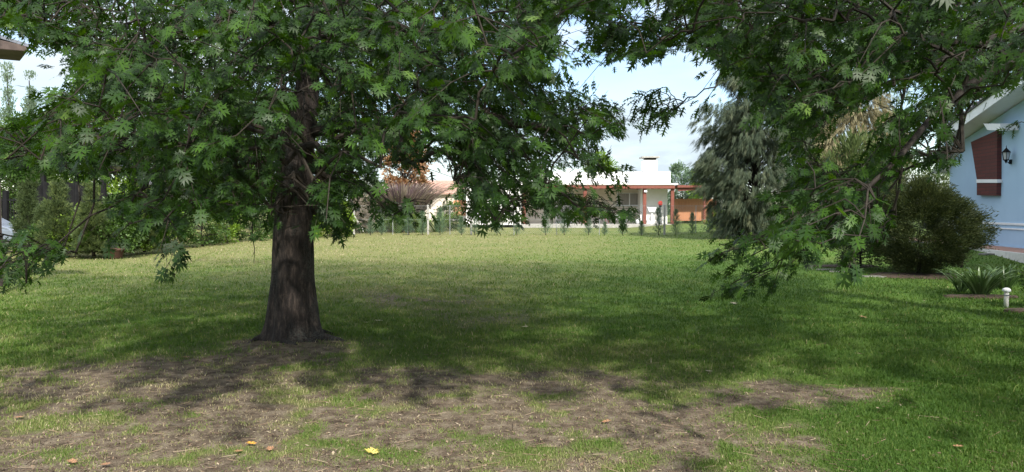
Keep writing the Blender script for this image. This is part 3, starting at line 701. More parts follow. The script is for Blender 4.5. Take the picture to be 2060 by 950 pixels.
H2 = [(*at(x, y, Y),) for x, y, Y in [(1700, 400, 3.9), (1740, 440, 3.8), (1680, 430, 3.6), (1720, 360, 4.2), (1640, 380, 4.4), (1600, 420, 4.8), (1760, 400, 4.2), (1350, 200, 7.6), (1318, 190, 7.5), (1330, 185, 7.5), (1345, 215, 7.4), (1362, 200, 7.6), (1310, 180, 7.4), (1375, 205, 7.6), (1340, 175, 7.2), (1330, 210, 7.3), (1350, 190, 7.2), (1365, 215, 7.5), (1342, 220, 7.6), (1400, 195, 7.7), (1440, 175, 7.8),
     (1600, 490, 5.6), (1560, 540, 5.6), (1530, 548, 5.6), (1500, 556, 5.6), (1575, 520, 5.7), (1540, 500, 5.0), (1500, 495, 5.0), (1520, 480, 5.0), (1480, 498, 5.1), (1640, 495, 5.4), (1580, 150, 4.8), (1560, 170, 4.6), (1790, 40, 4.4), (1820, 70, 4.5), (1760, 70, 4.2),
     (1880, 310, 8.5), (1905, 322, 8.6), (2055, 245, 8.0), (1800, 240, 7.5), (1200, 80, 8), (1240, 90, 8), (1260, 60, 8)]]
oak('oak on the right whose leafy boughs hang in front of the blue house', b2, PR2, 8.6, 15, (1140, 2160), 2600, 1900, H2,
    lm2 + rnd_limbs(b2[:2], 16, 3.2, 9.5, 7.0, 3, lambda z: (8.55, 6.35), 9))

# a thin dead twig hanging under the big oak
t0 = at(508, 478, 7.2)
tw = MB().tube([t0 + Vector((0, 0, .25)), t0, at(512, 500, 7.2), at(511, 530, 7.2)], [.006, .005, .004, .002], 5).tube([at(512, 505, 7.2), at(507, 518, 7.2)], [.003, .0015], 4).build('hanging_twig', M['twig'])
tag(tw, 'thin bare twig hanging down just left of the oak trunk', 'twig')

# ------------------------------------------------------------------ she-oaks on the right
def P3(v): return (v.x, v.y, v.z)
def gz_at(px, Y, z=0.0):
    a = at(px, 420, Y); return (a.x, Y, z)
plant('she_oak_tree', 'tall grey green weeping she-oak beside the orange wooden fence', 'tree', gz_at(1518, 36), [(.3, 1.8), (1.5, 2.4), (3.5, 3.1), (5, 2.9), (7, 2.5), (9, 1.7), (10.5, .5)],
      280, .62, 12500, NEED, .48, M['casu'], trunk=(.2, 9.5), axis='droop', var0=.0, var1=1)
plant('she_oak_tree', 'sandy olive she-oak seen behind the round shrub between hanging oak leaves', 'tree', gz_at(1715, 44), [(.5, 2.0), (3, 3.3), (6, 3.2), (8, 2.2), (9.3, .6)],
      150, .75, 3600, NEED, .75, M['casu2'], trunk=(.2, 8.5), axis='droop')
plant('bottlebrush_tree', 'yellow green bottlebrush with upright shoots below the sandy she-oak', 'tree', gz_at(1720, 34), [(.3, 1.6), (2, 2.3), (3.6, 1.9), (4.8, .5)],
      90, .5, 4200, RHn, .3, M['olive'], trunk=(.1, 4), axis='up', var0=.35, var1=1)
plant('birch_tree', 'thin pale airy tree against the sky left of the blue house', 'tree', gz_at(1800, 55), [(2, 1), (5, 2.2), (9, 1.6), (11, .4)], 60, .6, 1800, RHn, .32, M['poplar'], trunk=(.12, 10), axis='up')

# ------------------------------------------------------------------ shrubs on the right
plant('round_shrub', 'large rounded dark olive shrub in front of the blue house', 'shrub', P3(gnd(1848, 553)), [(.1, .5), (.5, 1.25), (1.0, 1.52), (1.55, 1.3), (1.95, .8), (2.15, .2)],
      250, .27, 80000, RHn, .072, M['shrub'], trunk=(.05, 1.0), axis='spray', shell=.2, limbs=False)
plant('arching_shrub', 'looser twiggy shrub at the right side of the round shrub', 'shrub', P3(gnd(1935, 540)), [(.35, .35), (.9, .85), (1.3, .7), (1.6, .2)],
      46, .17, 4200, RHn, .055, M['shrub'], trunk=(.03, 1.0), axis='spray', shell=.2)
plant('dark_shrub', 'low dark shrub behind the hanging oak leaves left of the round shrub', 'shrub', P3(gnd(1730, 540)), [(.1, .7), (.5, 1.15), (1.1, 1.1), (1.7, .6)],
      90, .26, 11000, RH, .065, M['shrub'], trunk=(.04, 1.0), var0=0, var1=.6)
plant('dark_shrub', 'dense green bush between the she-oak and the dark shrub, further off', 'shrub', gz_at(1640, 30), [(.1, 1.0), (.8, 1.5), (1.8, 1.3), (2.6, .4)], 80, .4, 7000, RH, .12, M['hedge'], trunk=(.05, 1.6), var0=0, var1=.8)
def strap_plant(name, label, cat, base, n, L, wd, mat, group=None, var0=0, var1=1, up=1.0, out=.55, droop=1.0, w_end=.3):
    base = Vector(base); root = empty(name, base); tag(root, label, cat, group); V = []; T = []; W = []
    for k in range(n):
        a = rng.uniform(0, 6.283); l = L * rng.uniform(.55, 1.1); o = out * rng.uniform(.25, 1.35); b0 = len(V); w = wd * rng.uniform(.7, 1.2); v = rng.uniform(var0, var1); S = 7
        sx, sy = -math.sin(a), math.cos(a); r0 = rng.uniform(0, .12) * L
        for i in range(S + 1):
            t = i / S; hx = r0 + o * l * t; hz = up * l * (t * .95) - droop * l * .75 * t ** 2.4
            ww = w * (1 - t ** 2.5) + .001 if t > .2 else w * (.6 + 2 * t)
            for s in (-1, 0, 1): V.append((math.cos(a) * hx + sx * ww * s, math.sin(a) * hx + sy * ww * s, max(hz, .01) + (0 if s else -ww * .4))); W.append(v)
        for i in range(S):
            q = b0 + i * 3
            for c in (0, 1): T += [(q + c, q + c + 1, q + c + 4), (q + c, q + c + 4, q + c + 3)]
    mesh_np('leaves', np.array(V), np.array(T), [mat], root, var=np.array(W)); return root
strap_plant('agapanthus', 'clump of long arching strap leaves beside the small garden post', 'plant', P3(gnd(1972, 596)), 150, .95, .019, M['agap'], droop=.62, out=.6)
strap_plant('agapanthus', 'smaller strap leaved clump just left of the larger one', 'plant', P3(gnd(1935, 588)), 60, .75, .016, M['agap'], droop=.62)
strap_plant('agapanthus', 'strap leaved clump behind the post at the right edge', 'plant', P3(gnd(2022, 582)), 90, .85, .018, M['agap'], var0=0, var1=.7, droop=.6)
plant('small_bush', 'small leafy bush with thin stems cut off by the right edge of the picture', 'shrub', P3(gnd(2092, 622)), [(.1, .12), (.3, .3), (.55, .36), (.75, .2)], 30, .12, 1500, RH, .06, M['hedge'], trunk=(.02, .5))
# dark soil patches standing for the shade under the shrubs
bb = MB()
def patch(cx, cy, rx, ry, n=28, z=.004, seed=1, hh=.03):
    r = random.Random(seed); pts = []
    for k in range(n):
        a = 2 * math.pi * k / n; f = 1 + r.uniform(-.09, .09); pts.append((cx + rx * f * math.cos(a), cy + ry * f * math.sin(a)))
    V = [(x, y, h1(x, y) - .03) for x, y in pts] + [(cx + (x - cx) * .9, cy + (y - cy) * .9, h1(x, y) + hh) for x, y in pts] + [(cx, cy, h1(cx, cy) + hh + .02)]
    Fc = [(k, (k + 1) % n, n + (k + 1) % n, n + k) for k in range(n)] + [(n + k, n + (k + 1) % n, 2 * n) for k in range(n)]
    return V, Fc
for i, (px, py, rx, ry) in enumerate([(1858, 556, 1.25, .75), (1975, 598, .7, .28), (2066, 628, .35, .22), (1700, 536, .9, .5)]):
    c = gnd(px, py); V, Fc = patch(c.x, c.y, rx, ry, seed=i); tag(MB().add(V, Fc).build('under_shrub_shade', M['soil']), kind='structure')
# garden post lamp
c = gnd(2024, 620); root = empty('garden_post', c); tag(root, 'short pale garden light post with a round cap at the right edge', 'garden light')
MB().lathe([(.034, 0), (.034, .26)], (c.x, c.y, c.z), 14).build('post', M['pathwhite'], root, smooth_=True)
MB().lathe([(.05, .255), (.062, .27), (.058, .295), (.03, .315), (.008, .32)], (c.x, c.y, c.z), 16).build('cap', M['trimw'], root, smooth_=True)
MB().lathe([(.042, .20), (.042, .212)], (c.x, c.y, c.z), 14).build('ring', M['greymetal'], root)
# edging slabs in the grass
for (px, py, l, w, r_, lab) in [(1665, 543, .32, .12, .1, 'pale flat slab lying in the grass left of the shrubs'), (1695, 548, .35, .14, -.15, 'grey slab at the left end of the shrubs'), (1762, 558, .45, .12, -.25, 'flat grey slab in front of the round shrub'), (2005, 529, .5, .16, .0, 'pale slab in the grass in front of the blue house')]:
    c = gnd(px, py); b = MB(); n = 9; rr = random.Random(px); pts = []
    for k in range(n):
        a = 2 * math.pi * k / n; x = l * math.cos(a) * rr.uniform(.85, 1.1); y = w * math.sin(a) * rr.uniform(.85, 1.1); pts.append(Vector((c.x + x * math.cos(r_) - y * math.sin(r_), c.y + x * math.sin(r_) + y * math.cos(r_), h1(c.x, c.y) - .035)))
    tag(b.prism(pts, (0, 0, .06)).build('stone_slab', M['stone'], bevel=.01), lab, 'slab', 'stone slabs by the flower bed')
def rock(px, py, s, lab, sq=.55, mat='stone'):
    c = gnd(px, py); b = MB(); prof = [(.05 * s, 0), (.8 * s, .05 * s), (1.0 * s, .35 * s * sq), (.85 * s, .8 * s * sq), (.4 * s, 1.05 * s * sq), (.02, 1.1 * s * sq)]
    b.lathe(prof, (0, 0, 0), 12); b.v = [(c.x + x * (1 + .15 * math.sin(y * 40)), c.y + y * .75, h1(c.x, c.y) + z - .01) for x, y, z in b.v]
    return tag(b.build('stone', M[mat], smooth_=True), lab, 'stone')
rock(541, 690, .06, 'pale rounded stone at the left foot of the oak trunk')

# ------------------------------------------------------------------ the blue house
U = (A_ - B_).normalized(); NI = Vector((U.y, -U.x, 0))      # along the wall away from the viewer / into the house
if NI.x < 0: NI = -NI
def wp(px, py, off=0.0):
    """point on the wall plane moved 'off' metres towards the lawn"""
    dx, du = px - CX, CY - py
    d = Vector((dx, F * math.cos(TH) + du * math.sin(TH), -F * math.sin(TH) + du * math.cos(TH)))
    P0 = B_ - NI * off; o = Vector((0, 0, CAMZ)); t = (P0 - o).dot(NI) / d.dot(NI); return o + d * t
hz = .31
root = empty('blue_house', A_ + Vector((0, 0, hz))); tag(root, 'pale blue house with white gable edge and brick red panel on the right', 'house')
def onw(s, z, off=0): p = A_ - U * s; return Vector((p.x, p.y, z)) - NI * off     # s metres from the far corner towards the viewer
def s_of(P): return (A_ - Vector((P.x, P.y, 0))).dot(U)
e1 = wp(1908, 340); e2 = wp(1940, 279); e3 = wp(2060, 199)
s1, s2, s3 = s_of(wp(1911, 340)), s_of(e2), s_of(e3); sl = (e3.z - e2.z) / (s3 - s2)
sr = s3 + 3.2; zr = e3.z + sl * 3.2; send = sr + (sr - s2) + 1
top = [(s1, e1.z - .05), (s2, e2.z - .04), (sr, zr - .04), (2 * sr - s2, e2.z - .04), (2 * sr - s1, e1.z - .05)]
MB().prism([onw(s1, hz - .3)] + [onw(s, z) for s, z in top] + [onw(2 * sr - s1, hz - .3)], NI * 7).build('wall', M['bluew'], root)
# roof slab with overhang, tiles on it
OV = .75
def roof_piece(pts, th, off, depth, name, mat, lift=0.0):
    lo = [onw(s, z + lift, off) for s, z in pts]; hi = [onw(s, z + lift + th, off) for s, z in reversed(pts)]
    return MB().prism(lo + hi, NI * depth).build(name, mat, root)
rp = [(s2 - .35, e2.z - .35 * sl + 0.0), (sr, zr), (2 * sr - s2 + .35, e2.z - .35 * sl)]
roof_piece(rp, .10, OV - .06, 8.2, 'soffit', M['trimw'])
roof_piece([(s, z - .06) for s, z in rp], .30, OV, .05, 'barge_board', M['trimw'])
rf = roof_piece([(s, z) for s, z in rp], .08, OV + .05, 8.4, 'roof', M['slate'], lift=.245)
# roof tile edge: small rounded tile ends above the barge board
b = MB(); k = 0; L = (sr - rp[0][0])
nt = int(L / .23)
for i in range(nt):
    s = rp[0][0] + (i + .5) * .23; z = rp[0][1] + (s - rp[0][0]) * sl + .34
    p = onw(s, z, OV + .07); b.tube([p, p + NI * 1.0 + Vector((0, 0, .0))], .05, 7)
b.build('roof_tile_edge', M['slate'], root)
lo_ = [(s1 - .3, e1.z - .08), (s2 + .1, e1.z + .05)]
# lower return of the eave at the far corner
MB().prism([onw(s1 - .35, e1.z - .16, .5), onw(s2 + .02, e2.z - .10, .5), onw(s2 + .02, e2.z + .0, .5), onw(s1 - .35, e1.z - .02, .5)], NI * 7.5).build('lower_eave', M['trimw'], root)
# bracket under the soffit
MB().prism([wp(1978, 249, .55), wp(2012, 249, .55), wp(2012, 263, .55), wp(1986, 262, .55)], NI * .53).build('bracket', M['trimw'], root, bevel=.01)
MB().prism([wp(1953, 286, .14), wp(2006, 262, .14), wp(2005.5, 361, .14), wp(1965, 361, .14)], NI * .138).build('brick_panel', M['brick'], root)
MB().prism([wp(1964, 361, .16), wp(2006, 361, .16), wp(2006, 368, .16), wp(1964, 368, .16)], NI * .158).build('panel_band', M['trimw'], root)
MB().prism([wp(1965, 368, .14), wp(2005, 368, .14), wp(2004.5, 394, .14), wp(1965, 393, .14)], NI * .138).build('brick_panel', M['brick'], root)
zb = wp(2020, 455.5).z
for dz, t in ((.05, .07), (-.09, .045)):
    MB().prism([onw(s1 - .02, zb + dz, .04), onw(send, zb + dz, .04), onw(send, zb + dz + t, .04), onw(s1 - .02, zb + dz + t, .04)], NI * .038).build('wall_band', M['trimw'], root, bevel=.006)
MB().prism([onw(s1 - .02, hz - .05, .03), onw(send, hz - .05, .03), onw(send, hz + .07, .03), onw(s1 - .02, hz + .07, .03)], NI * .028).build('plinth', M['bluew'], root)
b = MB()
for i in range(6):
    p = wp(2062, 296 + i * 3, .02); b.prism([p, p - U * .35, p - U * .35 - Vector((0, 0, .02)), p - Vector((0, 0, .02))], NI * .018)
b.build('vent', M['greymetal'], root)
# wall lantern
lc = wp(2024, 318, .22); k = .018; lr = empty('wall_lantern', lc - root.location); lr.parent = root
def lz(py): return wp(2024, py, .22).z
MB().tube([wp(2033, 324, .02), wp(2033, 324, .10), wp(2030, 328, .20), lc + Vector((0, 0, -.10))], .016, 8).build('bracket', M['dark'], lr)
MB().lathe([(.05, 0), (.05, .14)], tuple(wp(2033, 327, .02) - Vector((0, 0, .05))), 10).build('wall_plate', M['dark'], lr)
MB().lathe([(.075, lz(321)), (.11, lz(307))], (lc.x, lc.y, 0), 6).build('glass', M['lampglass'], lr)
fb = MB()
for q in range(6):
    a = q * math.pi / 3; fb.tube([(lc.x + .078 * math.cos(a), lc.y + .078 * math.sin(a), lz(321)), (lc.x + .115 * math.cos(a), lc.y + .115 * math.sin(a), lz(307))], .009, 5)
fb.lathe([(.09, lz(321) - .02), (.09, lz(321)), ], (lc.x, lc.y, 0), 6).lathe([(.14, lz(307)), (.13, lz(306)), (.06, lz(301)), (.03, lz(299)), (.012, lz(297)), (.008, lz(293))], (lc.x, lc.y, 0), 6)
fb.lathe([(.008, lz(329)), (.03, lz(326)), (.05, lz(323)), (.07, lz(321) - .02)], (lc.x, lc.y, 0), 8).build('frame', M['dark'], lr)
# chimney behind the roof
c0, c1 = at(1930, 225, 30), at(1988, 225, 30)
MB().box(c0.x, c1.x, 30, 31.0, 3.2, c0.z).build('chimney', M['bluew'], root)
q0, q1 = at(1926, 192, 30), at(2010, 192, 30)
MB().box(q0.x, q1.x, 29.8, 31.2, q0.z, q0.z + .11).build('chimney_cap', M['roofbrown'], root, bevel=.01)
for x in (c0.x + .06, c1.x - .06, q1.x - .12):
    for y in (30.06, 30.9): MB().box(x - .05, x + .05, y - .05, y + .05, (c0.z if x < c1.x else 4.2), q0.z).build('cap_support', M['trimw'], root)
# paving beside the wall with its pale edge
def strip(off0, off1, z0, z1, name, mat):
    b = MB(); b.prism([onw(-4, z0, off0), onw(send, z0, off0), onw(send, z0, off1), onw(-4, z0, off1)], (0, 0, z1 - z0)); return tag(b.build(name, mat), kind='structure')
strip(.032, 1.5, .05, .335, 'path', M['redpave']); strip(1.5, 1.62, .05, .365, 'kerb', M['pathwhite'])

# ------------------------------------------------------------------ far house with the porch
YF = 60.0
root = empty('white_house', at(1200, 455, YF)); tag(root, 'long low white house with red timber porch and square chimney', 'house')
root.location.z = 0
def ft(px, py, Y=YF): return at(px, py, Y)
def fbox(b, x0, x1, y0, y1, Y0, Y1):
    a, c = at(x0, y1, Y0), at(x1, y0, Y0); return b.box(a.x, c.x, Y0, Y1, a.z, c.z)
zs = ft(1200, 451).z
fbox(MB(), 938, 1052, 372, 452.5, 60, 70).build('wing_wall', M['white'], root)
fbox(MB(), 934, 1056, 366, 371.6, 59.7, 70.4).build('wing_roof', M['white'], root, bevel=.03)
bw0, bw1 = ft(1052, 460, 63.2), ft(1356, 460, 63.2)
zt = ft(1200, 372).z
MB().box(ft(1054, 420).x, ft(1356, 420).x, 63.2, 70, zs - .3, zt - .05).build('back_wall', M['cream'], root)
MB().box(ft(1296, 420).x - .0, ft(1352, 420).x, 61.8, 63.19, zs, zt - .06).build('grill_wall', M['white'], root)
# slab roof with white parapet
MB().box(ft(1048, 420).x, ft(1362, 420).x, 59.6, 70.3, zt - .0, zt + .10).build('roof_slab', M['white'], root, bevel=.02)
pa, pb = ft(1130, 349, 62), ft(1351, 347, 62)
MB().prism([Vector((ft(1054, 420).x, 62, zt + .10)), Vector((ft(1350, 420).x, 62, zt + .10)), Vector((ft(1350, 420).x, 66, pb.z + .1)), Vector((ft(1054, 420).x, 66, pb.z + .1))], (0, 0, .14)).build('roof', M['white'], root)
fbox(MB(), 1268, 1349, 346, 371, 61.2, 64).build('parapet', M['white'], root, bevel=.02)
fbox(MB(), 1150, 1210, 350, 371, 63.5, 65).build('parapet', M['white'], root, bevel=.02)
ch = fbox(MB(), 1294, 1323, 322, 372, 60.9, 62.1).build('chimney', M['white'], root, bevel=.02)
fbox(MB(), 1292, 1327, 314.6, 317.4, 60.7, 62.3).build('cap', M['concrete'], ch, bevel=.01)
fbox(MB(), 1298, 1320, 317.4, 322, 61.1, 61.9).build('gap_shade', M['dark'], ch)  # dark block standing for the shade in the gap below the cap
# timber fascia, rafters, posts
fbox(MB(), 1050, 1358, 373.5, 379.5, 59.55, 59.7).build('fascia', M['wood_red'], root, bevel=.01)
rb = MB()
for px in np.arange(1060, 1356, 13.0): fbox(rb, px, px + 2.2, 375.5, 379, 59.72, 63.1)
rb.build('rafters', M['wood_red'], root)
for px in (1054, 1177, 1297, 1353):
    fbox(MB(), px - 3.6, px + 3.6, 379.6, 451, 59.75, 60.0).build('porch_post', M['wood_red'], root, bevel=.015)
for (x0, x1, y0, y1) in ((1241, 1292, 388, 414), (1075, 1100, 392, 420), (1118, 1150, 388, 448)):
    w = fbox(MB(), x0, x1, y0, y1, 63.12, 63.18).build('window', M['trimw'], root)
    xm = (x0 + x1) / 2
    for a, c in ((x0 + 1.5, xm - 1), (xm + 1, x1 - 1.5)):
        fbox(MB(), a, c, y0 + 1.5, y1 - 1.5, 63.09, 63.118).build('pane', M['curtain'], w)
    fbox(MB(), x0 - 2, x1 + 2, y1, y1 + 1.6, 63.0, 63.19).build('sill', M['concrete'], w)
lf = fbox(MB(), 1296, 1302, 383, 387, 59.6, 59.74).build('porch_lamp', M['trimw'], root, bevel=.02)
pt = MB().box(ft(1050, 420).x, ft(1385, 420).x, 58.9, 63.19, .0, zs).build('patio', M['concrete'], None, bevel=.02); tag(pt, kind='structure')
# pergola roof to the right
pr = empty('carport', (ft(1400, 420).x, 60, 0)); tag(pr, 'red timber carport roof on thin posts at the right end of the white house', 'carport')
a, c = ft(1360, 373), ft(1446, 374)
MB().prism([Vector((a.x, 59.4, a.z)), Vector((c.x, 59.4, c.z)), Vector((c.x, 59.4, c.z - .14)), Vector((a.x, 59.4, a.z - .20))], (0, 5, 0)).build('roof', M['wood_red'], pr)
a, c = ft(1362, 378.5), ft(1440, 378)
MB().prism([Vector((a.x, 59.6, a.z)), Vector((c.x, 59.6, c.z + .05)), Vector((c.x, 59.6, c.z - .08)), Vector((a.x, 59.6, a.z - .25))], (0, .12, 0)).build('beam', M['wood_red'], pr)
for px in (1414, 1436): MB().box(ft(px, 420).x, ft(px, 420).x + .14, 59.75, 59.9, 0, ft(px, 380).z).build('post', M['wood_red'], pr)
# board fences
def board_fence(x0, x1, y0, y1, Y, label):
    a, c = at(x0, y1, Y), at(x1, y0, Y); r = empty('wooden_fence', (a.x, Y, 0)); tag(r, label, 'fence'); n = int((c.x - a.x) / .15); b = MB(); rr = random.Random(3)
    for i in range(n):
        x = a.x + i * .15; b.box(x, x + .14, Y, Y + .025, a.z - .1, c.z + rr.uniform(-.03, .03))
    b.build('boards', M['fence_wood'], r)
    for z in (a.z + .3, c.z - .3): MB().box(a.x, c.x, Y + .03, Y + .08, z, z + .09).build('rail', M['wood_red'], r)
board_fence(1357, 1442, 400, 442, 61.5, 'orange board fence below the red carport roof')
board_fence(912, 937.5, 403, 432, 61.5, 'short orange board fence at the left end of the white house')

# things on the porch
def bicycle(px, py, Y, label):
    c = at(px, py, Y); r = empty('bicycle', (c.x, Y, c.z)); tag(r, label, 'bicycle'); R0 = .33
    for s in (-.52, .52):
        w = MB(); pts = [(c.x + s + R0 * math.cos(a), Y, c.z + R0 + R0 * math.sin(a)) for a in np.linspace(0, 2 * math.pi, 25)]
        w.tube(pts, .02, 6, cap=False)
        for q in range(8):
            a = q * math.pi / 4; w.tube([(c.x + s, Y, c.z + R0), (c.x + s + R0 * math.cos(a), Y, c.z + R0 + R0 * math.sin(a))], .004, 4)
        w.build('wheel', M['greymetal'], r)
    P = lambda x, z: (c.x + x, Y, c.z + z)
    f = MB()
    for a_, b_ in (((-.52, .33), (-.08, .30)), ((-.08, .30), (-.2, .78)), ((-.52, .33), (-.18, .70)), ((-.18, .70), (.36, .74)), ((-.08, .30), (.38, .66)), ((.34, .82), (.52, .33))): f.tube([P(*a_), P(*b_)], .018, 6)
    f.build('frame', M['trimw'], r)
    MB().tube([(c.x + .33, Y - .26, c.z + .95), P(.34, .92), (c.x + .33, Y + .26, c.z + .95)], .014, 6).tube([P(.34, .8), P(.34, .93)], .014, 6).build('handlebar', M['dark'], r)
    MB().prism([P(-.34, .82), P(-.06, .82), P(-.08, .87), P(-.32, .88)], (0, .10, 0)).build('saddle', M['dark'], r)
bicycle(1240, 450.8, 60.6, 'pale bicycle leaning on the porch under the window')
c = at(1311, 450.5, 60.4); r = empty('wash_basin', (c.x, 60.4, c.z)); tag(r, 'white wash basin on a stand beside the chimney post of the porch', 'basin')
a0, a1, a2, a3 = at(1302, 417, 60.2), at(1321, 417, 60.2), at(1317, 427, 60.2), at(1306, 427, 60.2)
MB().prism([a0, a1, a2, a3], (0, .45, 0)).build('bowl', M['trimw'], r, bevel=.02)
MB().lathe([(.16, zs), (.11, zs + .3), (.10, a3.z)], (c.x, 60.42, 0), 12).build('pedestal', M['trimw'], r)
c = at(1328, 450.5, 60.5); r = empty('potted_plant', (c.x, 60.5, c.z)); tag(r, 'round red flowering plant on a thin tall stand', 'plant')
MB().tube([(c.x - .12, 60.5, zs), (c.x, 60.5, at(1328, 416, 60.5).z)], .03, 6).tube([(c.x + .14, 60.5, zs), (c.x, 60.5, at(1328, 416, 60.5).z)], .03, 6).build('stand', M['greymetal'], r)
MB().lathe([(.09, 0), (.14, .16)], (c.x, 60.5, at(1328, 417, 60.5).z), 12).build('pot', M['dark'], r)
fl = c + Vector((0, 0, 0)); top_ = at(1328, 409, 60.5)
P = np.array([tuple(top_ - Vector(r.location))] * 220) + rnd_dirs(220) * .16
V, T, W = scatter(P, rnd_dirs(220), rnd_dirs(220), np.full(220, .07), RH, rng.random(220)); mesh_np('flowers', V, T, [M['redflower']], r, var=W)
c = at(1283, 449, 60.5); r = tag(MB().lathe([(.10, 0), (.16, .08), (.17, .26), (.10, .40), (.05, .44), (.05, .5)], (c.x, 60.5, zs), 14).build('white_jug', M['trimw'], smooth_=True), 'small white jug standing on the porch right of the bicycle', 'jug')
# porch table and chairs under the left part
c = at(1200, 450, 61.2); r = empty('porch_table', (c.x, 61.2, zs)); tag(r, 'dark wooden porch table half hidden by oak leaves', 'table')
MB().box(c.x - .9, c.x + .9, 60.8, 61.6, zs + .70, zs + .75).build('table_top', M['wood_red'], r)
for sx in (-.8, .8):
    for yy in (60.9, 61.5): MB().box(c.x + sx - .04, c.x + sx + .04, yy - .04, yy + .04, zs, zs + .7).build('leg', M['wood_red'], r)
for i, (px, Y, lab) in enumerate([(1170, 60.9, 'wooden chair left of the porch table'), (1228, 60.9, 'wooden chair right of the porch table')]):
    c = at(px, 450, Y); r = empty('chair', (c.x, Y, zs)); tag(r, lab, 'chair', 'chairs on the porch')
    MB().box(c.x - .21, c.x + .21, Y - .21, Y + .21, zs + .43, zs + .47).build('seat', M['wood_red'], r)
    s = -1 if i == 0 else 1
    MB().box(c.x + s * .19, c.x + s * .23, Y - .21, Y + .21, zs + .48, zs + .92).build('backrest', M['wood_red'], r)
    for sx in (-.18, .18):
        for yy in (-.18, .18): MB().box(c.x + sx - .02, c.x + sx + .02, Y + yy - .02, Y + yy + .02, zs, zs + .43).build('leg', M['wood_red'], r)

# ------------------------------------------------------------------ wire fence and the row of young conifers
YW = 43.5
r = empty('wire_fence', gz_at(706, YW)); tag(r, 'chain link fence with concrete posts across the back of the lawn', 'fence')
x0, x1 = at(706, 420, YW).x, at(1450, 420, YW).x; FH = 1.72
V0 = []; V1 = []
for x in np.arange(x0 - FH, x1, .13):
    for s in (0, 1):
        a = x; b_ = x + FH
        ta = max(0, (x0 - a) / FH); tb = min(1, (x1 - a) / FH)
        if tb <= ta: continue
        z = (lambda t: .05 + t * (FH - .05)) if s == 0 else (lambda t: FH - t * (FH - .05))
        V0.append((a + ta * FH, YW, z(ta))); V1.append((a + tb * FH, YW, z(tb)))
V, T, W = segs(V0, V1, np.full(len(V0), .0028), np.full(len(V0), .0028), 3); V = V - np.array(r.location)
mesh_np('wire_mesh', V, T, [M['wire']], r)
MB().tube([(x0, YW, FH), (x1, YW, FH)], .006, 5).tube([(x0, YW, .9), (x1, YW, .9)], .005, 5).build('straining_wire', M['wire'], r)
for px in (790, 820, 905, 1034, 1120, 1206, 1292, 1400):
    x = at(px, 420, YW).x; MB().tube([(x, YW, -.05), (x, YW, FH + .03)], .022, 6).build('post', M['wire'], r)
for px in (712, 861, 948, 1337):
    x = at(px, 420, YW).x; MB().box(x - .055, x + .055, YW - .06, YW + .05, -.05, FH + .06).build('post', M['concrete'], r, bevel=.012)
a = at(711, 432, YW - .1); b_ = at(731, 466, YW - .1); MB().tube([a, b_], .06, 5).build('brace', M['concrete'], r)

def young_conifer(loc, h, label, group, seed, mat='blueg', wid=.30):
    st = rng.bit_generator.state
    loc = Vector(loc); r = empty('young_conifer', loc); tag(r, label, 'conifer', group)
    n = 16 + int(h * 8); P = []; ax = []; sz = []; var = []
    zz = np.linspace(.06, 1, n) * h
    for i, z in enumerate(zz):
        w = (wid * h * (1.02 - z / h) ** .75 + .03) * rng.uniform(.65, 1.2)
        for k in range(3):
            a = i * 2.4 + k * 2.09 + rng.uniform(-.4, .4); m = 3
            for q in range(m):
                f = (q + .6) / m; P.append((math.cos(a) * w * f, math.sin(a) * w * f, z + w * f * .55)); ax.append((math.cos(a) * .7, math.sin(a) * .7, .8)); sz.append(.16 * (.7 + .5 * h / 1.3) * (1.05 - .5 * f)); var.append(rng.random())
    P = np.array(P); V, T, W = scatter(P, np.array(ax) + rng.normal(0, .25, P.shape), rng.normal(size=P.shape), np.array(sz), TUFT, np.array(var))
    mesh_np('foliage', V, T, [M[mat]], r, var=W)
    MB().tube([loc, loc + Vector((0, 0, h * .98))], [.022, .004], 6).build('stem', M['twig'], r)
    return r
row = [(745, 30, ''), (768, 28, ''), (822, 45, ''), (850, 48, ''), (885, 50, ''), (928, 42, ''), (955, 50, ''), (1000, 46, ''), (1040, 46, ''), (1098, 44, ''), (1135, 50, ''), (1184, 44, ''), (1217, 30, ''), (1253, 38, ''), (1291, 30, ''), (1325, 46, ''), (1360, 42, ''), (1393, 40, ''), (1427, 44, '')]
where = ['behind the slanting fence brace', 'between the brace and the plumed clump', 'below the purple plumed clump', 'left of the tall concrete post', 'right of the tall concrete post', 'below the short orange fence', 'at the left corner of the white wing', 'before the white wing wall', 'right part of the white wing', 'before the left end of the porch', 'before the porch door',
         'left of the porch table', 'before the right porch chair', 'below the bicycle', 'below the chimney post', 'before the potted red flowers', 'before the left end of the orange fence under the carport', 'before the middle of the orange fence', 'last in the row beside the she-oak']
for (px, hh, _), w in zip(row, where):
    c = gz_at(px, YW - 1.1 + random.uniform(-.2, .2)); young_conifer(c, hh / F * 42.4 * random.uniform(.8, 1.2), 'young bluish conifer ' + w, 'young conifers along the wire fence', px)

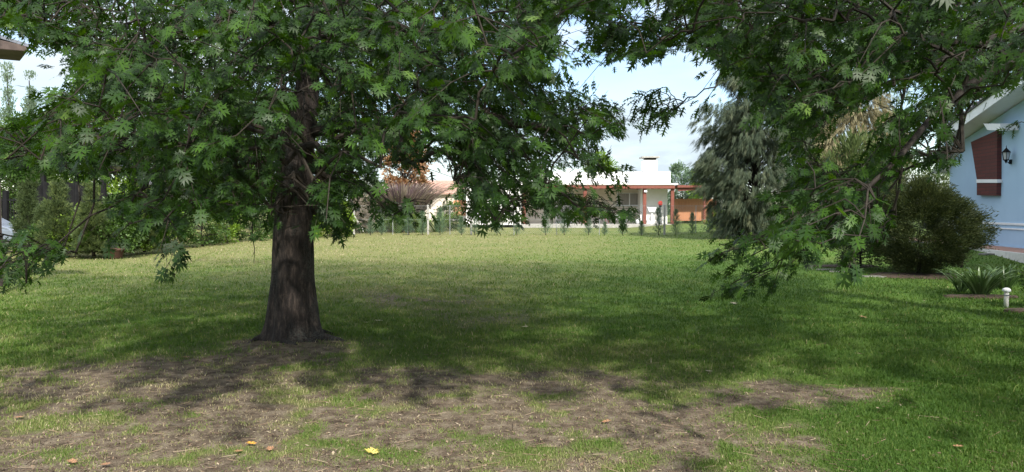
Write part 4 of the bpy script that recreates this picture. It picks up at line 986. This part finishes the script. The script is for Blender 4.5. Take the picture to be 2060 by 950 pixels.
# ------------------------------------------------------------------ planting at the back left of the white house
plant('lime_bush', 'bright lime green clipped bush right of the oak trunk', 'shrub', gz_at(668, 40), [(.05, 1.0), (.6, 1.25), (1.3, 1.2), (1.85, .85), (2.1, .2)], 80, .32, 9000, RH, .11, M['lime'], trunk=(.06, 1.2), fill=.75)
plant('lime_bush', 'yellow green bush behind the oak trunk', 'shrub', gz_at(610, 41), [(.05, 1.0), (.8, 1.3), (1.6, 1.0), (2.1, .3)], 60, .32, 5000, RH, .12, M['lime'], trunk=(.06, 1.2), fill=.7, var0=0, var1=.7)
plant('silver_shrub', 'silvery grey shrub left of the purple plumed clump', 'shrub', gz_at(738, 49), [(.1, .9), (1.5, 1.5), (2.6, 1.2), (3.4, .4)], 70, .4, 5500, RHn, .22, M['silver'], trunk=(.05, 2.4), axis='up')
plant('bare_shrub', 'dry leafless grey shrub behind the fence brace', 'shrub', gz_at(722, 46), [(.1, .8), (1, 1.1), (2, .8)], 40, .35, 2600, TUFT, .4, M['straw'], trunk=(.04, 1.4), axis='up')
strap_plant('plumed_grass', 'big drooping clump of purple and straw plumes behind the fence', 'grass clump', gz_at(808, 50), 1900, 5.9, .040, M['plume'], up=1.0, out=.5, droop=.58)
plant('plumed_shrub', 'green undergrowth filling the foot of the purple plumed clump', 'shrub', gz_at(800, 49), [(.05, 1.6), (.8, 2.0), (1.8, 1.6), (2.3, .5)], 70, .45, 4500, RHn, .3, M['hedge'], axis='up', trunk=(.05, 1.2))
for px, Y, s, lab in ((842, 47.5, 1.0, 'broad leaved banana clump in front of the purple plumes'), (882, 48.5, 1.1, 'taller broad leaved banana clump beside the sky gap')):
    strap_plant('banana_plant', lab, 'plant', gz_at(px, Y), 26, 2.3 * s, .13, M['hedge'], var0=.4, var1=1, out=.7, droop=.6)
strap_plant('banana_plant', 'broad leaved clump in the shade of the oak boughs left of the bananas', 'plant', gz_at(800, 46.5), 20, 1.9, .12, M['hedge'], var0=.2, var1=.8, out=.7, droop=.6)
plant('rusty_tree', 'rust coloured autumn tree behind the purple plumes', 'tree', gz_at(815, 62), [(2, 1.6), (4, 2.3), (6.5, 2.0), (9, .9), (10.5, .2)], 120, .6, 9000, RH, .3, M['rust'], trunk=(.16, 8))
plant('round_bush', 'small round green bush by the short orange fence', 'shrub', gz_at(905, 52), [(.05, .8), (.9, 1.2), (1.8, .8), (2.1, .2)], 50, .35, 4000, RH, .13, M['hedge'], trunk=(.05, 1))
# red roofed neighbour
c = at(905, 370, 90); r = empty('red_roof_house', (c.x, 90, 0)); tag(r, 'distant house with red tiled roof left of the white house', 'house')
MB().box(c.x - 7, c.x + 4.5, 90, 97, 0, 3.3).build('wall', M['cream'], r)
MB().prism([Vector((c.x - 7.5, 89.5, 3.3)), Vector((c.x + 5, 89.5, 3.3)), Vector((c.x + 2.6, 93.5, 5.0)), Vector((c.x - 5, 93.5, 5.0))], (0, 0, .15)).build('roof', M['tile'], r)
# trees behind the white house
plant('garden_tree', 'lime green tree above the porch roof between oak leaves', 'tree', gz_at(1208, 78), [(2, 1.5), (4, 2.8), (6, 2.2), (7.2, .6)], 70, .7, 5000, RH, .26, M['lime'], trunk=(.15, 5), var0=0, var1=.7)
plant('garden_tree', 'rounded green tree right of the chimney', 'tree', gz_at(1372, 85), [(2, 2), (4, 3.0), (5.6, 2.4), (6.6, .7)], 80, .7, 5500, RH, .26, M['blueg'], trunk=(.15, 5), var0=.3)
plant('garden_tree', 'yellow green tree above the carport beside the she-oak', 'tree', gz_at(1422, 80), [(1, 1.5), (3.5, 2.6), (5, 2), (6, .6)], 70, .6, 4500, RH, .24, M['lime'], trunk=(.12, 4), var0=0, var1=.8)
plant('garden_shrub', 'yellow leaved shrub at the end of the conifer row', 'shrub', gz_at(1432, 46), [(.1, .3), (.6, .5), (1.2, .4), (1.5, .1)], 26, .2, 1500, RH, .12, M['lime'], trunk=(.03, .9), var0=.5)
plant('garden_shrub', 'green shrub in the shade under the carport', 'shrub', gz_at(1395, 66), [(.1, 1.2), (1, 1.6), (2, 1.0), (2.4, .3)], 40, .4, 2500, RH, .18, M['hedge'], trunk=(.03, 1.2))
plant('garden_tree', 'pale tree low behind the blue house corner', 'tree', gz_at(1885, 48), [(.3, 1.6), (2, 2.3), (3.4, 1.8), (3.9, .5)], 60, .5, 4500, RH, .18, M['olive'], trunk=(.1, 2.6), var0=.2)
plant('garden_tree', 'olive bush behind the round shrub', 'tree', gz_at(1825, 26), [(.3, 1.0), (1.5, 1.5), (2.6, 1.0), (3.0, .2)], 60, .36, 6000, RHn, .11, M['olive'], trunk=(.06, 2))

# ------------------------------------------------------------------ left side: hedge, conifers, poplars, roofs, car
for px, top, Y, w, lab, mt in [(58, 335, 27, .13, 'dark feathery conifer nearest the silver car', 'olive'), (118, 362, 25, .24, 'olive conifer second from the left edge', 'olive'), (185, 365, 24.5, .20, 'slender yellowish conifer third from the left edge', 'olive'),
                          (92, 400, 26, .22, 'low conifer between the two left ones', 'olive'), (288, 372, 27, .22, 'yellow green conifer right of the slender one', 'olive')]:
    hgt = at(px, top, Y).z
    plant('garden_conifer', lab, 'conifer', gz_at(px, Y), [(.05, w * hgt * 1.3), (hgt * .3, w * hgt * 1.35), (hgt * .6, w * hgt * .7), (hgt * .85, w * hgt * .35), (hgt * .98, .06)], 90, .27, 5200, TUFT, .15, M[mt], trunk=(.05, hgt * .95), axis='spray', group='conifers in front of the neighbour gate', var0=.2 if px in (185, 288) else 0, var1=1 if px > 100 else .7)
hd = [(100, 25.5, .9, 'hedge', 'low leafy bush just right of the silver car front'), (150, 25.5, 1.5, 'lime', 'loose light green bush between the olive conifers'), (215, 25, 1.3, 'hedge', 'low leafy bush behind the planter'), (262, 27, 2.6, 'lime', 'tall light green bush right of the planter'), (235, 26, 2.0, 'hedge', 'leafy bush below the hanging oak leaves at the lawn corner'), (300, 28, 2.3, 'lime', 'light green bush in the left hedge under the oak'), (352, 30, 2.1, 'hedge', 'first dark bush of the hedge behind the oak leaves'), (405, 31, 2.2, 'hedge', 'second dark bush of the hedge behind the oak leaves'), (455, 33, 2.0, 'lime', 'sunlit yellow green bush in the hedge left of the trunk'),
      (505, 35, 2.2, 'hedge', 'dark green bush of the hedge just left of the oak trunk'), (560, 38, 2.3, 'hedge', 'dark green bush of the hedge hidden behind the oak trunk')]
for px, Y, h, mt, lab in hd:
    plant('hedge_bush', lab, 'shrub', gz_at(px, Y), [(.05, .8), (h * .4, 1.15), (h * .75, .9), (h, .2)], 60, .3, 5200, RH, .10, M[mt], trunk=(.05, 1.3), group='bushes of the left hedge', var0=0, var1=.75)
for px, Y, h, w, lab, mt in [(22, 62, 13.6, 1.0, 'leftmost slim poplar against the sky', 'poplar'), (66, 64, 13.4, 1.0, 'second slim poplar from the left', 'poplar'), (112, 66, 12.4, 1.2, 'third slim poplar, shorter and fuller', 'poplar')]:
    plant('poplar_tree', lab, 'tree', gz_at(px, Y), [(.5, w), (4, w * 1.25), (9, w), (h, .2)], 110, .5, 6500, RH, .19, M[mt], trunk=(.15, h * .95), axis='up', group='poplars beyond the neighbour roof')
for px, Y, h, w, mt, lab in [(40, 58, 8.8, 3.2, 'hedge', 'broad green tree below the poplars'), (130, 55, 9.2, 3.4, 'hedge', 'broad tree behind the dark flat roof'), (235, 52, 9.0, 3.4, 'lime', 'yellowish tree behind the big oak crown, left'), (340, 56, 9.5, 3.6, 'hedge', 'tree behind the small grey gable roof'),
                             (440, 54, 9.2, 3.4, 'hedge', 'tree left of and behind the oak trunk'), (545, 58, 10.5, 3.6, 'hedge', 'tree directly behind the oak trunk'), (668, 60, 10.5, 2.8, 'lime', 'bright green tree glimpsed right of the oak trunk'), (960, 84, 7.6, 2.8, 'blueg', 'tree behind the white wing of the far house'), (1650, 60, 8, 3.2, 'blueg', 'grey green tree behind the she-oaks')]:
    plant('broad_tree', lab, 'tree', gz_at(px, Y), [(1.2, w * .6), (h * .35, w), (h * .65, w * .9), (h * .9, w * .5), (h, .3)], 110, .85, 7500, RH, .27, M[mt], trunk=(.2, h * .8), var0=0, var1=.9)
# far wood closing the horizon
C = []; 
for a in np.linspace(-1.25, 1.25, 150): C.append((math.sin(a) * 150 + rng.normal(0, 4), math.cos(a) * 150 + rng.normal(0, 6), rng.uniform(.5, 3.2)))
C = np.array(C); P, d, idx = clump_points(C, rng.uniform(2.0, 3.4, len(C)), 26000, .5)
P = P[P[:, 2] > 0]; V, T, W = scatter(P, rnd_dirs(len(P)), rnd_dirs(len(P)), rng.uniform(.5, 1.0, len(P)), RH, rng.random(len(P)))
tag(mesh_np('far_wood', V, T, [M['blueg']], var=W), 'low far-off wood along the horizon', 'wood', kind='stuff')

# neighbour's flat roofed carport
Yc = 36; r = empty('flat_roof_carport', (at(140, 420, Yc).x, Yc, 0)); tag(r, 'dark brown flat roofed carport behind the left conifers', 'carport')
a, c = at(70, 316, Yc), at(214, 299, Yc); MB().box(a.x, c.x, Yc, Yc + 5, a.z, c.z).build('roof', M['roofbrown'], r, bevel=.02)
a2, c2 = at(88, 331, Yc), at(205, 316.3, Yc); MB().box(a2.x, c2.x, Yc + .15, Yc + 4.8, a2.z, a.z - .004).build('fascia', M['greymetal'], r)
for px in (78, 200): x = at(px, 420, Yc).x; MB().box(x - .1, x + .1, Yc + .3, Yc + .5, 0, a.z - .003).build('post', M['dark'], r)
MB().box(a.x - 1, c.x - 1.0, Yc + 5, Yc + 5.2, 0, 2.4).build('back_wall', M['roofbrown'], r)
# small grey gable roof
Yg = 47; r = empty('grey_roof_shed', (at(300, 420, Yg).x, Yg, 0)); tag(r, 'garden shed with dark grey pitched roof above the hedge', 'shed')
p0, p1, p2 = at(262, 371, Yg), at(316, 350, Yg), at(330, 362, Yg)
MB().box(p0.x, p2.x, Yg + .4, Yg + 4, 0, at(300, 372, Yg).z).build('wall', M['roofbrown'], r)
e = Vector((0, 4.4, 0))
MB().prism([at(282, 371, Yg), at(316, 372, Yg), at(328, 346, Yg + 2.2), at(286, 347, Yg + 2.2)], (0, 0, .1)).build('roof', M['slate'], r)
MB().prism([at(316, 372, Yg), at(332, 372, Yg), at(328, 346, Yg + 2.2)], (0, .1, 0)).build('gable', M['roofbrown'], r)
# dark railing gate and black hedge
Yr = 32.5; r = empty('iron_gate', (at(5, 420, Yr).x, Yr, 0)); tag(r, 'black iron bar gate behind the silver car', 'gate')
x0, x1 = at(-150, 420, Yr).x, at(58, 420, Yr).x; b = MB()
for x in np.arange(x0, x1, .13): b.box(x, x + .03, Yr, Yr + .03, .05, 2.0)
b.build('bars', M['dark'], r)
for z in (.15, 1.9): MB().box(x0, x1, Yr - .02, Yr + .05, z, z + .06).build('rail', M['dark'], r)
for px in (12, 58): x = at(px, 420, Yr).x; MB().box(x - .09, x + .09, Yr - .08, Yr + .1, 0, 2.35).build('post', M['dark'], r)
x0, x1 = at(60, 420, 33).x, at(175, 420, 33).x
r = empty('dark_screen', (x0, 33, 0)); tag(r, 'dark shade net screen between the posts behind the conifers', 'screen')
b = MB(); nn_ = 40
vs = []; fs = []
for i in range(nn_ + 1):
    for j in range(2): vs.append((x0 + (x1 - x0) * i / nn_, 33 + .05 * math.sin(i * 1.7), (1.15 if j == 0 else 2.75) + .04 * math.sin(i * .8)))
for i in range(nn_): fs.append((i * 2, i * 2 + 2, i * 2 + 3, i * 2 + 1))
b.add(vs, fs).build('net', M['dark'], r)
for x in (x0, (x0 + x1) / 2, x1): MB().tube([(x, 33, 0), (x, 33, 2.85)], .05, 8).build('post', M['dark'], r)
# left house eave corner
Ye = 14.0; r = empty('neighbour_house', (at(-260, 420, Ye).x, Ye + 1, 0)); tag(r, 'dark timber eave corner of the neighbouring house at the upper left edge', 'house')
p = [at(-420, 20, Ye), at(0, 80, Ye), at(52, 92, Ye), at(56, 104, Ye), at(0, 99, Ye), at(-420, 48, Ye)]
LD = Vector((-.75, .9, 0)); MB().prism(p, LD).build('roof', M['roofbrown'], r, bevel=.015)
MB().prism([at(-420, 10, Ye), at(0, 70, Ye), at(62, 90, Ye), at(61, 96, Ye), at(0, 77, Ye), at(-420, 17, Ye)], LD * 1.01).build('roof_sheet', M['greymetal'], r)
x = at(-12, 420, Ye + .5).x; MB().box(x - .06, x + .06, Ye + .5, Ye + .62, 0, at(0, 99, Ye + .5).z).build('post', M['roofbrown'], r)
w0, w1 = at(-420, 0, Ye + .8), at(-60, 0, Ye + .8); MB().prism([Vector((w0.x, Ye + .8, 0)), Vector((w1.x, Ye + .8, 0)), Vector((w1.x, Ye + .8, 4.5)), Vector((w0.x, Ye + .8, 4.5))], LD * .8).build('wall', M['cream'], r)
# terracotta planter
c = gz_at(230, 24.6, .0); r = tag(MB().lathe([(.16, 0), (.22, .05), (.26, .28), (.29, .30), (.29, .36), (.25, .36), (.22, .30)], (c[0], c[1], h1(c[0], c[1])), 18).build('planter', M['terracotta'], smooth_=True), 'brownish red terracotta planter at the foot of the left bushes', 'planter')

# silver car, only its front in view
def car():
    Y0 = 30.2; nose = at(27, 420, Y0).x; zg = h1(nose - 1, Y0); r = empty('parked_car', (nose - 2.1, Y0 + .85, zg)); tag(r, 'silver car parked at the left edge with only its front end in view', 'car')
    prof = [(0, .32), (-.02, .55), (-.10, .72), (-.30, .84), (-.75, .95), (-1.15, 1.0), (-1.85, 1.40), (-2.3, 1.47), (-3.2, 1.45), (-3.9, 1.10), (-4.15, .98), (-4.22, .55), (-4.18, .30)]
    def arch(xc, rr, n=9): return [(xc - rr * math.cos(a), .30 + rr * math.sin(a) * 1.0) for a in np.linspace(0, math.pi, n)]
    low = arch(-3.45, .36) + arch(-.80, .36)
    pts = prof + [(-4.1, .24)] + low + [(-.1, .24)]
    b = MB(); W = [(0.0, .88), (.10, .99), (.20, 1.0), (1.50, 1.0), (1.60, .99), (1.70, .88)]
    n = len(pts)
    for yo, s in W:
        for (x, z) in pts:
            zz = .62 + (z - .62) * s; taper = .16 * max(0, z - .95) / .5
            yy = yo + taper if yo < .85 else yo - taper
            b.v.append((nose + x + (.06 if s < .95 and x > -.2 else 0) * -1, Y0 + yy, zg + zz))
    for k in range(len(W) - 1):
        for i in range(n): j = (i + 1) % n; b.f.append((k * n + i, k * n + j, (k + 1) * n + j, (k + 1) * n + i))
    b.f.append(tuple(range(n))[::-1]); b.f.append(tuple(range((len(W) - 1) * n, len(W) * n)))
    b.build('body', M['paint'], r)
    for xc in (-.80, -3.45):
        for ys in (Y0 + .0, Y0 + 1.5):
            w = MB().lathe([(.20, 0), (.30, .0), (.325, .03), (.325, .17), (.30, .20), (.20, .20)], (nose + xc, ys, zg + .31), 24, axis='y').build('wheel', M['rubber'], r, smooth_=True)
            rm = MB().lathe([(.03, -.012), (.06, -.02), (.19, .0), (.20, .02), (.20, .16)], (nose + xc, ys, zg + .31), 20, axis='y').build('rim', M['chrome'], w, smooth_=True)
    for ys in (Y0 + .08, Y0 + 1.28):
        MB().prism([(nose - .02, ys, zg + .60), (nose - .07, ys, zg + .74), (nose - .42, ys, zg + .80), (nose - .30, ys, zg + .66)], (0, .34, 0)).build('headlight', M['lampglass'], r, bevel=.02)
    MB().box(nose - .10, nose + .015, Y0 + .25, Y0 + 1.45, zg + .30, zg + .44).build('bumper_grille', M['dark'], r, bevel=.02)
    MB().prism([(nose - 1.25, Y0 + .12, zg + 1.0), (nose - 1.85, Y0 + .14, zg + 1.34), (nose - 3.1, Y0 + .14, zg + 1.37), (nose - 3.7, Y0 + .12, zg + 1.05)], (0, .03, 0)).build('side_window', M['glass'], r)
car()

# ------------------------------------------------------------------ fallen oak leaves that stand out on the ground
M['yl'] = noise_mat('yellow fallen leaf', (.62, .50, .10), (.72, .62, .18), 20, .6)
M['orl'] = noise_mat('orange fallen leaf', (.62, .30, .05), (.75, .40, .07), 20, .6)
M['brl'] = noise_mat('brown fallen leaf', (.30, .15, .08), (.42, .24, .14), 20, .7)
M['pal'] = noise_mat('pale dry leaf', (.45, .38, .26), (.6, .52, .38), 20, .7)
for px, py, s, ang, mt, lab in [(746, 913, .085, .8, 'yl', 'yellow fallen oak leaf near the bottom, left of centre'), (503, 900, .055, 1.5, 'orl', 'bright orange fallen leaf at the bottom left'), (478, 916, .05, 2.6, 'brl', 'tan fallen leaf beside the orange leaf'), (544, 908, .055, .2, 'brl', 'dark brown fallen leaf right of the orange leaf'),
                                (144, 934, .06, 1.0, 'brl', 'reddish fallen leaf at the bottom left corner'), (214, 941, .06, 4.0, 'brl', 'tan fallen leaf at the bottom edge'), (36, 848, .06, 3.0, 'brl', 'rusty fallen leaf near the left edge'), (1057, 660, .11, 3.3, 'pal', 'pale dry leaf in the grass right of the trunk'), (760, 650, .10, 1.9, 'pal', 'pale curled leaf in the grass near the trunk'),
                                (736, 654, .09, 2.9, 'pal', 'whitish dry leaf nearest the trunk'), (1734, 640, .10, .6, 'brl', 'brown leaf lying on the green grass at the right'), (1222, 852, .06, 5.2, 'brl', 'orange brown leaf on the bare earth right of centre'), (372, 725, .07, 2.2, 'brl', 'brown curled leaf on the bare earth left of the trunk'),
                                (1475, 612, .12, .1, 'pal', 'long pale leaf on the grass below the hanging oak spray'), (1930, 908, .05, 4.2, 'brl', 'brown leaf on the green grass bottom right'), (1425, 752, .07, 2.4, 'pal', 'small pale leaf on the shaded grass, right of centre')]:
    c = gnd(px, py); V, T = OAK_HI; V = V.copy() * s * 1.15; V[:, 1] -= s * .8; V[:, 2] = V[:, 2] * -.5 + .22 * V[:, 0] ** 2 / s
    ca, sa = math.cos(ang), math.sin(ang); x = V[:, 0] * ca - V[:, 1] * sa; y = V[:, 0] * sa + V[:, 1] * ca
    W = np.stack([x, y, V[:, 2] - V[:, 2].min() + .02], 1)
    o = mesh_np('fallen_leaf', W, T, [M[mt]]); o.location = (c.x, c.y, h1(c.x, c.y)); tag(o, lab, 'leaf', 'fallen leaves on the lawn')
